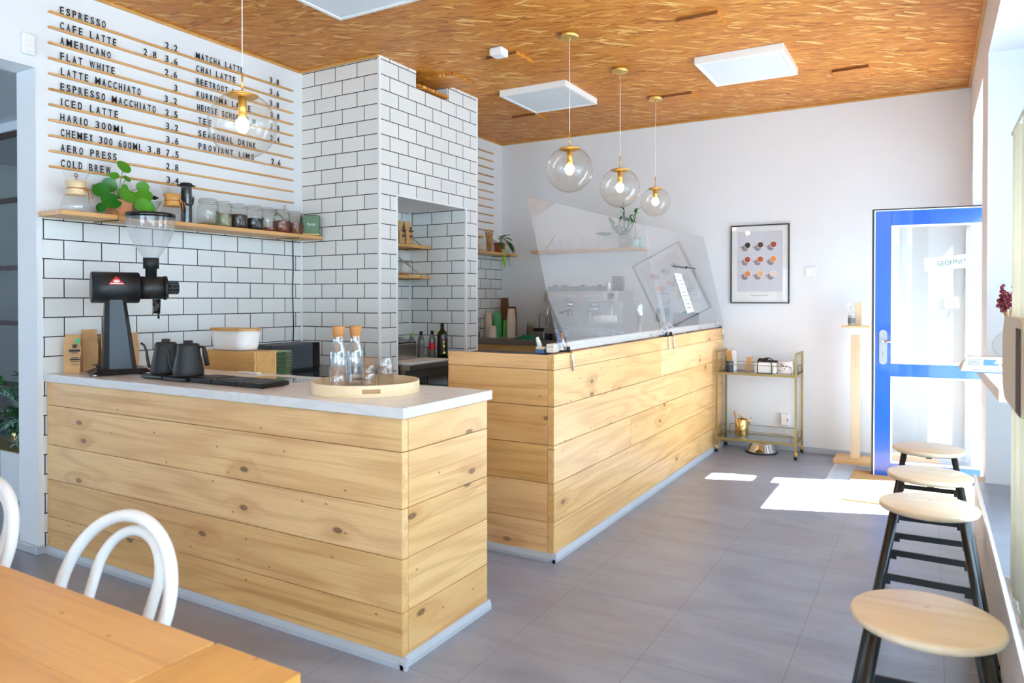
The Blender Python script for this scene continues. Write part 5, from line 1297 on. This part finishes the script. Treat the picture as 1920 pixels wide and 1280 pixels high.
for k in range(9):
    cx_ = -1.60+.150+.113*(k % 3); cz_ = 1.313+.532-.131*(k//3)
    b = B(); p = (cx_-.024, YB-.0086, cz_-.026); b.cyl(p, (p[0], p[1]-.0002, p[2]), .029, seg=24); b.box(cx_-.068, cx_-.045, YB-.0088, YB-.0086, cz_-.022, cz_-.014); obj('printed_shadow', b, sh, t)
    b = B(); b.cyl((cx_, YB-.0089, cz_), (cx_, YB-.0092, cz_), .031, seg=28); obj('printed_rim', b, 'paper', t)
    b = B(); b.cyl((cx_, YB-.0093, cz_), (cx_, YB-.0096, cz_), .026, seg=28); obj('printed_coffee', b, P('coffee_tone', CC[k], .7), t)
b = B()
for k in range(18):
    if k not in (11, 13): onwall(b, .180+.0085*k, .1865+.0085*k, .069, .0745, .008, .0085)
obj('caption', b, 'ink_grey', t)
b = B(); onwall(b, .010, .504, .010, .704, .012, .014); obj('glazing', b, 'clear_glazing', t)
t = thing('light_switch', 'white light switch on the back wall right of the poster', 'switch', (-.917, YB, 1.59))
b = B(); b.box(-.962, -.872, YB-.010, YB-.0005, 1.545, 1.635, .004); obj('plate', b, 'white_plastic', t)
b = B(); b.box(-.945, -.889, YB-.014, YB-.010, 1.562, 1.618, .002); obj('rocker', b, 'white_ceramic', t)
t = thing('timer_plug', 'white timer plug in the wall socket behind the brass cart', 'timer', (-1.115, YB, .28))
b = B(); b.box(-1.155, -1.075, YB-.008, YB-.0005, .22, .335, .003); obj('socket_plate', b, 'white_plastic', t)
b = B(); b.box(-1.148, -1.082, YB-.055, YB-.008, .228, .328, .006); obj('housing', b, 'white_plastic', t)
b = B(); b.cyl((-1.120, YB-.0555, .283), (-1.120, YB-.061, .283), .021, seg=24); obj('dial', b, 'paper', t)
b = B(); b.box(-1.094, -1.086, YB-.0575, YB-.0555, .268, .292); obj('switch', b, 'red', t)
b = B(); b.tube([(-1.115, YB-.03, .228), (-1.113, YB-.02, .16), (-1.12, YB-.018, .10), (-1.15, YB-.02, .06)], .0025, 6); obj('cord', b, 'white_plastic', t)
# ---------------------------------------------------------------- brass cart
cx0, cx1, cy0, cy1 = -1.632, -.972, 6.415, 6.755
t = thing('serving_cart', 'brass cart with two glass shelves beside the bar counter', 'cart', (-1.30, 6.585, 0))
q = .0085
for x_ in (cx0, cx1):
    for y_ in (cy0, cy1):
        b = B(); b.box(x_-q, x_+q, y_-q, y_+q, .066, .896, .001); obj('post', b, 'brass_matt', t)
        b = B(); b.cyl((x_, y_, .040), (x_, y_, .066), .016, .011, seg=14); b.box(x_-.014, x_+.014, y_-.012, y_+.018, .030, .045, .004); cs = obj('caster', b, 'brass', t)
        b = B(); b.cyl((x_-.011, y_+.006, .021), (x_+.011, y_+.006, .021), .021, seg=20); obj('wheel', b, 'black_metal', cs)
    b = B(); b.box(x_-q, x_+q, cy0+q, cy1-q, .879, .896, .001); obj('push_bar', b, 'brass_matt', t)
for zz in (.71, .135):
    b = B(); b.box(cx0+q, cx1-q, cy0-q, cy0+q, zz-.018, zz, .001); b.box(cx0+q, cx1-q, cy1-q, cy1+q, zz-.018, zz, .001)
    b.box(cx0-q, cx0+q, cy0+q, cy1-q, zz-.018, zz, .001); b.box(cx1-q, cx1+q, cy0+q, cy1-q, zz-.018, zz, .001); obj('shelf_frame', b, 'brass_matt', t)
    b = B(); b.box(cx0+q, cx1-q, cy0+q, cy1-q, zz-.006, zz-.0005); obj('glass_shelf', b, 'pane', t)
    for y_ in (cy0, cy1):
        b = B(); b.tube([(cx0+.035, y_, zz), (cx0+.035, y_, zz+.055), (cx0+.042, y_, zz+.068), (cx0+.055, y_, zz+.072), (cx1-.055, y_, zz+.072), (cx1-.042, y_, zz+.068), (cx1-.035, y_, zz+.055), (cx1-.035, y_, zz)], .0028, 8); obj('gallery_rail', b, 'brass_matt', t)
    for x_ in (cx0, cx1):
        b = B(); b.tube([(x_, cy0+.03, zz), (x_, cy0+.03, zz+.055), (x_, cy0+.05, zz+.072), (x_, cy1-.05, zz+.072), (x_, cy1-.03, zz+.055), (x_, cy1-.03, zz)], .0028, 8); obj('gallery_rail', b, 'brass_matt', t)
G1, G2 = .7102, .1352
t = thing('stirrer_pot', 'dark pot of wooden stirrers at the left of the cart', 'pot', (-1.535, 6.49, G1))
b = B(); b.lathe([(0, .001), (.030, .001), (.032, .004), (.032, .088), (.034, .094), (.031, .094), (.029, .01), (0, .01)], (-1.535, 6.49, G1), 26); obj('pot', b, 'dark_grey', t)
for k in range(7):
    b = B(); b.hexa([(-1.530+.004*k, 6.483+.003*(k % 3), G1+.012), (-1.526+.004*k, 6.483+.003*(k % 3), G1+.012), (-1.526+.004*k, 6.485+.003*(k % 3), G1+.012), (-1.530+.004*k, 6.485+.003*(k % 3), G1+.012),
                     (-1.578+.008*k, 6.493+.003*(k % 3), G1+.19-.004*(k % 3)), (-1.571+.008*k, 6.493+.003*(k % 3), G1+.19-.004*(k % 3)), (-1.571+.008*k, 6.495+.003*(k % 3), G1+.19-.004*(k % 3)), (-1.578+.008*k, 6.495+.003*(k % 3), G1+.19-.004*(k % 3))]); obj('stirrer', b, 'oak_z', t)
b = B(); b.lathe([(0, 0), (.030, 0), (.032, .004), (.034, .14), (.030, .172), (.018, .184), (0, .186)], (-1.545, 6.66, G1), 28)
single('bottle', b, 'white_ceramic', 'tall rounded white bottle at the back left of the cart', 'bottle', (-1.545, 6.66, G1))
t = thing('straw_glass', 'glass with broad paper sachets in the middle of the cart', 'glass', (-1.395, 6.54, G1))
b = B(); b.lathe([(0, .002), (.028, .002), (.033, .075)], (-1.395, 6.54, G1), 22); obj('glass_body', b, 'thin_jar', t)
for k in range(5):
    b = B(); b.hexa([(-1.412+.005*k, 6.533+.003*k, G1+.006), (-1.398+.005*k, 6.533+.003*k, G1+.006), (-1.398+.005*k, 6.535+.003*k, G1+.006), (-1.412+.005*k, 6.535+.003*k, G1+.006),
                     (-1.402+.008*k, 6.536+.003*k, G1+.135), (-1.380+.008*k, 6.536+.003*k, G1+.135), (-1.380+.008*k, 6.538+.003*k, G1+.135), (-1.402+.008*k, 6.538+.003*k, G1+.135)]); obj('sachet', b, 'kraft', t)
t = thing('napkin_holder', 'black wire napkin holder with twin arches on the cart', 'napkin holder', (-1.235, 6.53, G1))
for y_ in (6.465, 6.60):
    b = B(); b.tube([(-1.295, y_, G1+.003), (-1.295, y_, G1+.065)]+arc((-1.235, y_, G1+.065), X, Z, .060, PI, 0, 14)[1:]+[(-1.175, y_, G1+.003)], .0042, 8); obj('arch', b, 'black_metal', t)
b = B(); b.box(-1.297, -1.173, 6.462, 6.603, G1+.0, G1+.003); obj('base', b, 'black_metal', t)
b = B(); b.box(-1.320, -1.150, 6.475, 6.592, G1+.0032, G1+.088, .003)
single('napkin_stack', b, 'paper', 'block of white paper napkins between the black arches', 'napkins', (-1.235, 6.53, G1+.0032))
t = thing('dotted_box', 'pale round tin with dark spots at the right of the cart', 'tin', (-1.09, 6.60, G1))
b = B(); b.lathe([(0, .001), (.060, .001), (.062, .004), (.062, .100), (.060, .103), (0, .103)], (-1.09, 6.60, G1), 32); obj('body', b, P('pale_pink', (232, 218, 208), .6), t)
b = B(); rnd = random.Random(2)
for k in range(14):
    a_ = -2.6+.16*k; z_ = G1+rnd.uniform(.02, .09); r_ = .0625
    p = Vector((-1.09+r_*math.cos(a_), 6.60+r_*math.sin(a_), z_)); d_ = Vector((math.cos(a_), math.sin(a_), 0)); b.cyl(p, p+d_*.0006, .005, seg=8)
obj('spots', b, 'ink', t)
b = B(); b.cyl((-1.33, 6.70, G1+.105), (-1.25, 6.70, G1+.105), .008, seg=12); b.box(-1.34, -1.16, 6.69, 6.71, G1, G1+.098, .003)
single('sugar_box', b, 'black_matt', 'dark box with a bar on top behind the napkins', 'box', (-1.25, 6.70, G1))
t = thing('watering_can', 'small gold watering can on the lower cart shelf', 'watering can', (-1.455, 6.60, G2))
b = B(); b.lathe([(0, .001), (.056, .001), (.058, .004), (.057, .142), (.055, .145), (.050, .145), (.050, .01), (0, .01)], (-1.455, 6.60, G2), 36); obj('body', b, 'gold', t)
b = B(); b.tube([(-1.425, 6.598, G2+.142)]+[(-1.455-.050*math.sin(a_)+.02*math.cos(a_), 6.575-.055*math.sin(a_), G2+.13+.10*math.sin(a_*.55+.25)) for a_ in [.0+PI*.5*k/8 for k in range(1, 9)]]+[(-1.470, 6.520, G2+.10), (-1.455, 6.530, G2+.035)], .0048, 8); obj('handle', b, 'gold', t)
b = B(); b.tube([(-1.410, 6.63, G2+.09), (-1.392, 6.64, G2+.13), (-1.385, 6.645, G2+.16)], [.008, .006, .0045], 8); obj('spout', b, 'gold', t)
t = thing('pet_bowl', 'steel pet bowl with a black rubber foot under the cart', 'bowl', (-1.285, 6.60, 0))
b = B(); b.lathe([(.128, .014), (.124, .018), (.100, .078), (.096, .082), (.090, .080), (.080, .03), (.05, .018), (0, .016)], (-1.285, 6.60, 0), 48); obj('body', b, 'chrome', t)
b = B(); b.lathe([(.118, .0005), (.134, .0005), (.136, .008), (.130, .0145), (.118, .0145), (.118, .0005)], (-1.285, 6.60, 0), 48); obj('rubber_foot', b, 'black_matt', t)
# ---------------------------------------------------------------- hand sanitiser post
t = thing('sanitiser_post', 'pine post on a foot board with a small shelf for sanitiser by the door', 'stand', (-.532, 6.60, 0))
b = B(); b.box(-.69, -.375, 6.455, 6.745, .0005, .030, .003, pid=2.2); obj('foot_board', b, 'pine_x', t)
b = B(); b.box(-.567, -.500, 6.560, 6.640, .0305, 1.055, .003, pid=7.7); obj('post', b, 'post_z', t)
b = B(); b.box(-.575, -.492, 6.565, 6.635, 1.0555, 1.118, .002); obj('bracket', b, 'white_plastic', t)
b = B(); b.box(-.640, -.425, 6.53, 6.67, 1.1185, 1.132, .002, pid=4.2); obj('shelf', b, 'pine_x', t)
b = B(); b.box(-.543, -.492, 6.620, 6.645, 1.1325, 1.325, .003, pid=11.7); obj('back_post', b, 'post_z', t)
t = thing('sanitiser_bottle', 'clear pump bottle of sanitiser on the post shelf', 'bottle', (-.565, 6.585, 1.1325))
b = B(); b.lathe([(0, .001), (.026, .001), (.028, .005), (.028, .10), (.012, .125), (.012, .135)], (-.565, 6.585, 1.1325), 22); obj('bottle_body', b, 'thin_jar', t)
b = B(); b.lathe([(0, .003), (.0265, .003), (.0265, .085), (0, .086)], (-.565, 6.585, 1.1325), 18); obj('gel', b, P('gel', (226, 230, 226), .2), t)
b = B(); b.lathe([(.013, .133), (.013, .15), (.005, .152), (.005, .178), (0, .18)], (-.565, 6.585, 1.1325), 16); b.tube([(-.565, 6.585, 1.309), (-.585, 6.575, 1.311), (-.598, 6.568, 1.303)], .005, 8); obj('pump', b, 'white_plastic', t)
b = B(); b.lathe([(.0285, .02), (.0285, .065)], (-.565, 6.585, 1.1325), 22); obj('label', b, 'ink_grey', t)
# ---------------------------------------------------------------- blue door, open into the room
da = math.atan2(.135, .93)
hx, hy = .562, 6.302
door = bpy.data.objects.new('door_1', None); COL.objects.link(door); door.location = (hx, hy, .012)
door.rotation_euler = (0, 0, PI+da)       # local x runs from the hinge to the free edge, local y faces away from the viewer
door['kind'] = 'structure'; door['label'] = 'open blue framed glass door'
DW, DH = .945, 2.008
b = B()
for (x0, x1, z0, z1) in ((0, .112, 0, DH), (DW-.112, DW, 0, DH), (.112, DW-.112, DH-.112, DH), (.112, DW-.112, .755, .852), (.112, DW-.112, 0, .098)):
    b.box(x0, x1, -.03, .03, z0, z1, .002)
obj('door_frame', b, 'blue_door', door, False)
b = B(); b.box(DW, DW+.014, -.022, .034, 0, DH+.014); b.box(0, DW, -.022, .034, DH, DH+.014); b.box(0, DW, -.02, .02, -.010, 0)
obj('seal', b, 'black_metal', door, False)
b = B(); b.box(DW-.004, DW+.003, .0301, .036, 0, DH); b.box(0, DW, .0301, .036, DH-.002, DH+.004); obj('edge_strip', b, 'white_plastic', door, False)
for z0, z1, nm in ((.852, DH-.112, 'upper'), (.098, .755, 'lower')):
    b = B()
    for q in ((.112, DW-.112, z0, z0+.012), (.112, DW-.112, z1-.012, z1), (.112, .124, z0, z1), (DW-.124, DW-.112, z0, z1)): b.box(q[0], q[1], -.014, .032, q[2], q[3])
    obj('glazing_bead', b, 'white_plastic', door, False)
    b = B(); b.box(.124, DW-.124, -.004, .004, z0+.012, z1-.012); obj('glass_pane', b, 'pane', door, False)
b = B(); b.box(DW-.083, DW-.033, .030, .036, .85, 1.105, .0); 
b.b.free(); b = B(); b.prism(stadium(.054, .262, .0265), (DW-.060, .030, .975), (-1, 0, 0), Z, Y, .008); obj('handle_plate', b, 'door_plate', door, False)
b = B(); b.cyl((DW-.060, .038, 1.02), (DW-.060, .075, 1.02), .010, seg=14); b.tube([(DW-.060, .072, 1.02), (DW-.10, .074, 1.02), (DW-.175, .070, 1.018)], .0095, 12); obj('lever', b, 'chrome', door, False)
b = B(); b.cyl((DW-.060, .038, .93), (DW-.060, .040, .93), .011, seg=16); b.box(DW-.064, DW-.056, .038, .041, .90, .932, .002); obj('lock_cylinder', b, 'steel_dull', door, False)
b = B(); b.cyl((DW-.060, -.030, 1.02), (DW-.060, -.075, 1.02), .010, seg=14); b.tube([(DW-.060, -.072, 1.02), (DW-.10, -.074, 1.02), (DW-.175, -.070, 1.018)], .0095, 12); obj('lever', b, 'chrome', door, False)
for z_ in (.25, 1.75):
    b = B(); b.cyl((-.004, .0, z_-.05), (-.004, .0, z_+.05), .010, seg=12); obj('hinge', b, 'steel', door, False)
# paper sign behind the upper pane, letters readable from the room
b = B(); sx0, sz0 = .605, 1.545
ca_, sa_ = math.cos(.10), math.sin(.10)
u2, v2 = Vector((-ca_, 0, sa_)), Vector((sa_, 0, ca_)); o2 = Vector((sx0, .0045, sz0))
b.hexa([o2, o2+u2*.30, o2+u2*.30+v2*.098, o2+v2*.098, *[p+Y*.0008 for p in (o2, o2+u2*.30, o2+u2*.30+v2*.098, o2+v2*.098)]]); sg = obj('sign', b, P('sign_paper', (158, 186, 184), .8), door, False)
b = B(); text(b, 'GE\u00d6FFNET', o2+u2*.085+v2*.032+Y*.0009, u2, v2, .042, .19, .0004); obj('sign_lettering', b, 'ink', sg, False)
# door frame in the wall, with a transom bar; solid panels added to shape the sun patch
b = B(); b.box(.55, .615, 5.25, 5.28, 0, 2.70); b.box(.55, .615, 6.35, 6.38, 0, 2.70); b.box(.58, .615, 5.28, 6.35, 2.11, 2.25, .002); b.box(.58, .615, 5.28, 6.10, 2.02, 2.11)
b.box(.585, .605, 5.28, 6.10, 2.25, 2.70); b.box(.58, .615, 6.09, 6.13, 2.25, 2.70)
struct('door_frame_1', b, 'white_paint', 'white entrance frame with a transom')
t = thing('doorbell', 'white bell box on the doorway reveal', 'bell', (.44, 5.2505, 1.32))
b = B(); b.box(.38, .50, 5.2505, 5.285, 1.27, 1.37, .008); obj('housing', b, 'white_plastic', t)
b = B(); b.cyl((.44, 5.2855, 1.32), (.44, 5.291, 1.32), .018, seg=18); obj('button', b, 'white_ceramic', t)
# mat well in front of the door
t = thing('door_mat', 'tan coir mat in a metal frame at the entrance', 'mat', (-.13, 5.8, 0))
b = B(); b.box(-.512, .265, 5.30, 6.24, .0005, .012, .003); obj('coir', b, 'mat_coir', t)
b = B(); b.box(-.672, -.648, 5.22, 6.45, .0005, .006); b.box(-.648, .265, 6.43, 6.45, .0005, .006); obj('edge_frame', b, 'grey_skirting', t)
b = B(); b.box(-.648, -.513, 5.22, 6.43, .0005, .003); obj('inlay', b, P('inlay_grey', (168, 172, 182), .6), t)
# ---------------------------------------------------------------- bar stools
def make_stool(x, y, rz, label):
    t = thing('bar_stool', label, 'stool', (x, y, 0), rz, 'round bar stools along the window')
    b = B(); b.lathe([(0, .628), (.142, .628), (.149, .632), (.1525, .640), (.1505, .647), (.146, .650), (0, .650)], (0, 0, 0), 56, pid=x*9+y*3); obj('seat', b, 'seat_x', t, False)
    top, bot = .100, .205
    for sx in (-1, 1):
        for sy in (-1, 1):
            b = B(); b.tube([(sx*top, sy*top, .627), (sx*bot, sy*bot, .006)], .0125, 14); lg = obj('leg', b, 'black_metal', t, False)
            b = B(); b.cyl((sx*bot, sy*bot, .0), (sx*(bot-.002), sy*(bot-.002), .014), .0145, seg=14); obj('foot_cap', b, 'black_matt', lg, False)
    def at(z): return top+(bot-top)*(.627-z)/.621
    for sy in (-1, 1):
        q = at(.42); b = B(); b.box(-q, q, sy*q-.004, sy*q+.004, .410, .432, .001); b.box(-q, -q+.03, sy*q-.0045, sy*q+.0045, .398, .432, .001); b.box(q-.03, q, sy*q-.0045, sy*q+.0045, .398, .432, .001); obj('foot_rail', b, 'black_metal', t, False)
    for sx in (-1, 1):
        q = at(.20); b = B(); b.box(sx*q-.004, sx*q+.004, -q, q, .192, .212, .001); obj('foot_rail', b, 'black_metal', t, False)
    b = B(); b.box(-.115, .115, -.012, .012, .619, .6275, .001); b.box(-.012, .012, -.115, .115, .618, .6268, .001); obj('seat_bracket', b, 'black_metal', t, False)
    return t
def copy_stool(src, x, y, rz, label): return dup(src, (x, y, 0), rz, label)
s0 = make_stool(-.005, 1.835, .06, 'nearest bar stool, its pale wooden seat at the lower right')
copy_stool(s0, -.002, 2.845, -.03, 'second bar stool from the viewer, legs and foot rails in full view')
copy_stool(s0, 0.0, 3.345, .04, 'third bar stool from the viewer, between two others')
copy_stool(s0, -.003, 3.93, 0, 'farthest bar stool, in front of the blue door')
# ---------------------------------------------------------------- window bar: shelf, vase, magazine, curtain
t = thing('bar_shelf', 'thick wooden bar shelf along the window', 'shelf', (.36, 3.74, 1.0))
b = B(); b.hexa([(.205, 2.98, .998), (.56, 2.98, .998), (.56, 4.74, .998), (.180, 4.74, .998), (.205, 2.98, 1.040), (.56, 2.98, 1.040), (.56, 4.74, 1.040), (.180, 4.74, 1.040)], pid=3.3); obj('board', b, wood('bar_top', lin((236, 220, 196)), lin((204, 168, 124)), PK, 'y', .4, .7, .4, across='x'), t)
for y in (3.3, 4.4):
    b = B(); b.box(.545, .56, y-.02, y+.02, .34, .9975); b.box(.30, .545, y-.015, y+.015, .975, .9975); obj('support', b, 'white_paint', t)
WZ = 1.0405
t = thing('magazine', 'thick open picture magazine lying on the window bar shelf', 'magazine', (.22, 3.78, WZ))
b = B(); b.hexa([(.112, 3.62, WZ+.0005), (.330, 3.62, WZ+.0005), (.330, 3.93, WZ+.0005), (.112, 3.93, WZ+.0005), (.135, 3.665, WZ+.062), (.325, 3.665, WZ+.066), (.325, 3.92, WZ+.030), (.135, 3.92, WZ+.026)]); obj('pages', b, 'paper', t)
def onpage(u0, u1, q0, q1):
    p = lambda u, q: Vector((.112+.218*u+.012*q*(1-u), 3.62+.045*q-.0012, WZ+.062*q))
    b = B(); k = [p(u0, q0), p(u1, q0), p(u1, q1), p(u0, q1)]; b.hexa([*k, *[x_-Y*.0006 for x_ in k]]); return b
obj('photo', onpage(.36, .62, .48, .86), 'blue_soft', t); obj('photo', onpage(.66, .93, .48, .86), 'pot_red', t)
for k in range(5): obj('print', onpage(.10, .32, .50+.08*k, .53+.08*k), 'ink_grey', t)
obj('print', onpage(.40, .90, .34, .37), 'ink_grey', t); obj('print', onpage(.20, .85, .18, .21), 'ink_grey', t)
obj('cover_edge', onpage(.0, 1.0, .0, .07), 'blue_soft', t)
t = thing('vase', 'round clear glass vase with dried red flowers on the window bar', 'vase', (.345, 4.55, WZ))
vx, vy = .355, 4.60
b = B(); b.lathe([(0, .002), (.03, .002), (.055, .018), (.072, .055), (.070, .085), (.052, .118), (.026, .140), (.019, .155), (.0185, .205), (.022, .215)], (vx, vy, WZ), 32); obj('glass_body', b, 'thin_jar', t)
rnd = random.Random(9)
for k in range(9):
    a_ = rnd.uniform(0, 6.28); sp_ = rnd.uniform(.02, .07)
    p0 = Vector((vx, vy, WZ+.03)); p1 = Vector((vx+.006*math.cos(a_), vy+.006*math.sin(a_), WZ+.20)); p2 = Vector((vx+sp_*math.cos(a_), vy+sp_*math.sin(a_), WZ+rnd.uniform(.30, .40)))
    b = B(); b.tube([p0, p1, p2], .0022, 6)
    for j in range(14):
        c_ = p1.lerp(p2, .45+.6*j/14)+Vector((rnd.uniform(-.012, .012), rnd.uniform(-.012, .012), 0)); b.sphere(c_, rnd.uniform(.005, .010), 7, mi=1)
    obj('dried_flower', b, ['oak_z', 'flower_red'], t)
t = thing('curtain', 'beige pleated half curtain with a tie band at the right edge', 'curtain', (.215, 2.1, 1.86))
b = B(); rows = []
n = 90
for zi, z_ in enumerate((.50, .9, 1.12, 1.25, 1.45, 1.84)):
    rows.append([b.b.verts.new((.222+.014*math.sin(k*1.35+zi*.2)+.004*math.sin(k*.37), 1.25+1.415*k/n, z_)) for k in range(n+1)])
fs = [b.b.faces.new((a[k], a[k+1], c[k+1], c[k])) for a, c in zip(rows, rows[1:]) for k in range(n)]
b._fin(fs, smooth=True); bmesh.ops.solidify(b.b, geom=b.b.faces[:], thickness=.003); obj('cloth', b, 'curtain', t)
b = B(); b.cyl((.222, 1.1, 1.86), (.222, 2.70, 1.86), .009, seg=12); b.box(.225, .74, 2.685, 2.70, 1.850, 1.866); b.box(.225, .74, 1.30, 1.315, 1.850, 1.866); obj('rod', b, 'white_paint', t)
b = B(); b.prism(stadium(.62, .25, .11), (.196, 2.42, 1.175), Y, Z, X, .045); obj('tie_band', b, 'curtain', t)
b = B(); b.box(.194, .1965, 2.19, 2.30, 1.055, 1.275, .0005); obj('tie_slot', b, 'curtain_dark', t)
b = B()
for k in range(70):
    b.sphere((.206, 1.26+.02*k, .503), .006, 6)
o = obj('hem_beads', b, 'white_plastic', t); o['kind'] = 'stuff'
# ---------------------------------------------------------------- foreground table and chairs
t = thing('dining_table', 'golden pine dining table in the foreground corner', 'table', (-1.85, .34, 0))
b = B()
for k in range(5):
    y0 = -.14+.193*k; b.box(-2.9, -1.0815, y0+.0004, y0+.1926, .718, .750, .0012, pid=2.1*k+1.3)
obj('tabletop', b, 'table_x', t)
b = B(); b.hexa([(-1.108, -.14, .718), (-.868, -.14, .718), (-.872, .825, .718), (-1.072, .825, .718), (-1.108, -.14, .7502), (-.868, -.14, .7502), (-.872, .825, .7502), (-1.072, .825, .7502)], pid=8.8); obj('end_board', b, 'table_y', t)
b = B(); b.box(-2.80, -1.0, -.06, -.035, .62, .7175); b.box(-2.80, -1.0, .72, .745, .62, .7175); obj('apron', b, 'table_x', t)
for x_ in (-2.80, -1.0):
    for y_ in (-.06, .745):
        b = B(); b.box(x_-.035, x_+.035, y_-.035, y_+.035, 0, .7172, .004); obj('leg', b, 'pine_z', t)
def hoop(cx_, y0, z0, w, top, lean, r, n=26):
    """bentwood bow: straight sides rising from z0 into an arch"""
    pts = []
    zs_ = top-w*.42
    for k in range(7): q = k/6; pts.append((-w/2*(.94+.06*q), z0+(zs_-z0)*q))
    for k in range(1, n): a_ = PI-PI*k/n; pts.append((w/2*math.cos(a_), zs_+w*.42*math.sin(a_)))
    for k in range(7): q = 1-k/6; pts.append((w/2*(.94+.06*q), z0+(zs_-z0)*q))
    return [(cx_+px, y0+lean*(pz-z0), pz) for px, pz in pts]
t = thing('bentwood_chair', 'white bentwood chair tucked under the foreground table', 'chair', (-1.62, .70, 0), 0, 'white bentwood chairs')
wm = 'white_paint'
b = B(); b.tube(hoop(0, .185, .46, .405, .838, .36, .014), .0145, 14); obj('outer_bow', b, wm, t, False)
b = B(); b.tube(hoop(.0, .210, .46, .235, .800, .36, .011), .0125, 14); obj('inner_bow', b, wm, t, False)
b = B(); b.lathe([(0, .445), (.19, .445), (.205, .452), (.205, .462), (.19, .470), (0, .462)], (0, 0, 0), 48); obj('seat', b, wm, t, False)
b = B(); b.tube([(.155*math.cos(2*PI*k/32), .155*math.sin(2*PI*k/32), .25) for k in range(32)], .009, 10, closed=True); obj('leg_ring', b, wm, t, False)
for sx, sy in ((-1, -1), (1, -1), (-1, 1), (1, 1)):
    b = B(); b.tube([(sx*.135, sy*.135, .445), (sx*.142, sy*.142, .25), (sx*.17, sy*.175, .0)], [.015, .014, .011], 12); obj('leg', b, wm, t, False)
dup(t, (-2.29, .70, 0), 0, 'white bentwood chair cut off at the left edge')
# ---------------------------------------------------------------- room beyond the opening on the left
b = B()
for x_ in (-9.0, -8.2, -7.45, -6.66, -5.9, -5.1):
    b.box(x_-.02, x_+.02, 3.18, 3.22, 0, 2.78)
for z_ in (.02, .62, 1.145, 1.62, 2.20, 2.76): b.box(-9.0, -4.30, 3.183, 3.217, z_-.02, z_+.02)
w = struct('window_2', b, 'partition_dark', 'dark steel framed glass partition in the side room')
b = B(); b.box(-9.0, -4.30, 3.197, 3.203, .02, 2.76); obj('glass_pane', b, 'pane', w)
b = B(); b.box(-9.0, -4.27, 3.17, 3.23, 2.785, 2.86); struct('wall_over_partition', b, 'white_wall')
b = B(); b.box(-9.0, -4.27, 4.40, 4.45, 0, 2.86); struct('wall_side_room', b, P('tan_wall', (176, 166, 146), .8))
t = thing('picture', 'framed picture with brown shapes seen through the side room glass', 'picture', (-7.6, 4.39, 1.75))
b = B(); b.box(-8.4, -6.9, 4.375, 4.399, 1.50, 2.02, .003); obj('frame', b, 'partition_dark', t)
b = B(); b.box(-8.35, -6.95, 4.371, 4.3745, 1.55, 1.97); obj('sheet', b, 'paper', t)
b = B(); b.cyl((-8.0, 4.3705, 1.72), (-8.0, 4.369, 1.72), .13, seg=24); b.cyl((-7.4, 4.3705, 1.78), (-7.4, 4.369, 1.78), .11, seg=24); obj('printed_shapes', b, 'cup_brown', t)
t = thing('sofa', 'reddish dark sofa behind the side room glass', 'sofa', (-7.6, 4.0, 0))
b = B(); b.box(-8.6, -6.6, 3.70, 4.30, .12, .45, .05); obj('seat', b, 'partition_dark', t)
b = B(); b.box(-8.6, -6.6, 4.15, 4.36, .45, 1.45, .06); obj('backrest', b, 'partition_dark', t)
b = B(); b.box(-8.5, -8.4, 3.75, 3.85, 0, .121); b.box(-6.8, -6.7, 3.75, 3.85, 0, .121); b.box(-8.5, -8.4, 4.2, 4.3, 0, .121); b.box(-6.8, -6.7, 4.2, 4.3, 0, .121); obj('legs', b, 'black_metal', t)
t = thing('planter', 'white box planter stand with brass trim at the left edge', 'planter', (-5.3, 2.60, 0))
b = B(); b.box(-5.85, -5.00, 2.46, 2.80, .03, .335, .003); obj('box', b, 'white_paint', t)
b = B(); b.box(-5.43, -5.42, 2.455, 2.4595, .03, .335); b.box(-5.86, -4.99, 2.455, 2.805, .3355, .343); obj('brass_trim', b, 'brass_matt', t)
b = B(); b.box(-5.80, -5.05, 2.50, 2.76, 0, .0295); obj('plinth', b, 'white_paint', t)
t = thing('bushy_plant', 'bushy green and grey plant in a gold pot at the left edge', 'plant', (-5.30, 2.62, .3435))
b = B(); b.lathe([(0, .001), (.09, .001), (.13, .06), (.135, .11), (.12, .12), (.11, .10), (0, .10)], (-5.30, 2.62, .3435), 28); obj('pot', b, 'gold', t)
rnd = random.Random(21)
for nm, m_, nb, L0, w0 in (('green_leaves', 'leaf_dark', 46, .06, .020), ('grey_leaves', 'leaf_grey', 42, .055, .007), ('lime_leaves', 'leaf_cool', 16, .06, .018)):
    b = B()
    for k in range(nb):
        a_ = rnd.uniform(0, 6.28); el = rnd.uniform(-.25, 1.4) if nm != 'grey_leaves' else rnd.uniform(-.5, .9)
        Ls = rnd.uniform(.20, .52); d_ = Vector((math.cos(a_)*math.cos(el)*.9, math.sin(a_)*math.cos(el)*.5, math.sin(el)))
        p0 = Vector((-5.30, 2.62, .47)); p1 = p0 + d_*Ls; p1.z = max(p1.z, .42); mid = (p0+p1)/2 + Z*.08
        pts = [p0*(1-q)**2+mid*2*q*(1-q)+p1*q*q for q in [j/8 for j in range(9)]]
        b.tube(pts, .0022, 5)
        for j in range(2, 9):
            for s_ in (-1, 1, 0):
                dd = (pts[j]-pts[j-1]).normalized() + Vector((rnd.uniform(-1, 1), rnd.uniform(-1, 1), rnd.uniform(-.6, .9)))
                dd.z = max(dd.z, -.15) if pts[j].z < .5 else dd.z; leaf(b, pts[j], dd, L0*rnd.uniform(.7, 1.2), w0, .15, 3)
    obj(nm, b, m_, t)
b = B(); b.box(-9.0, -4.27, 2.005, 2.02, .0003, .003); struct('trim_6', b, 'brass_matt', 'brass strip in the floor')
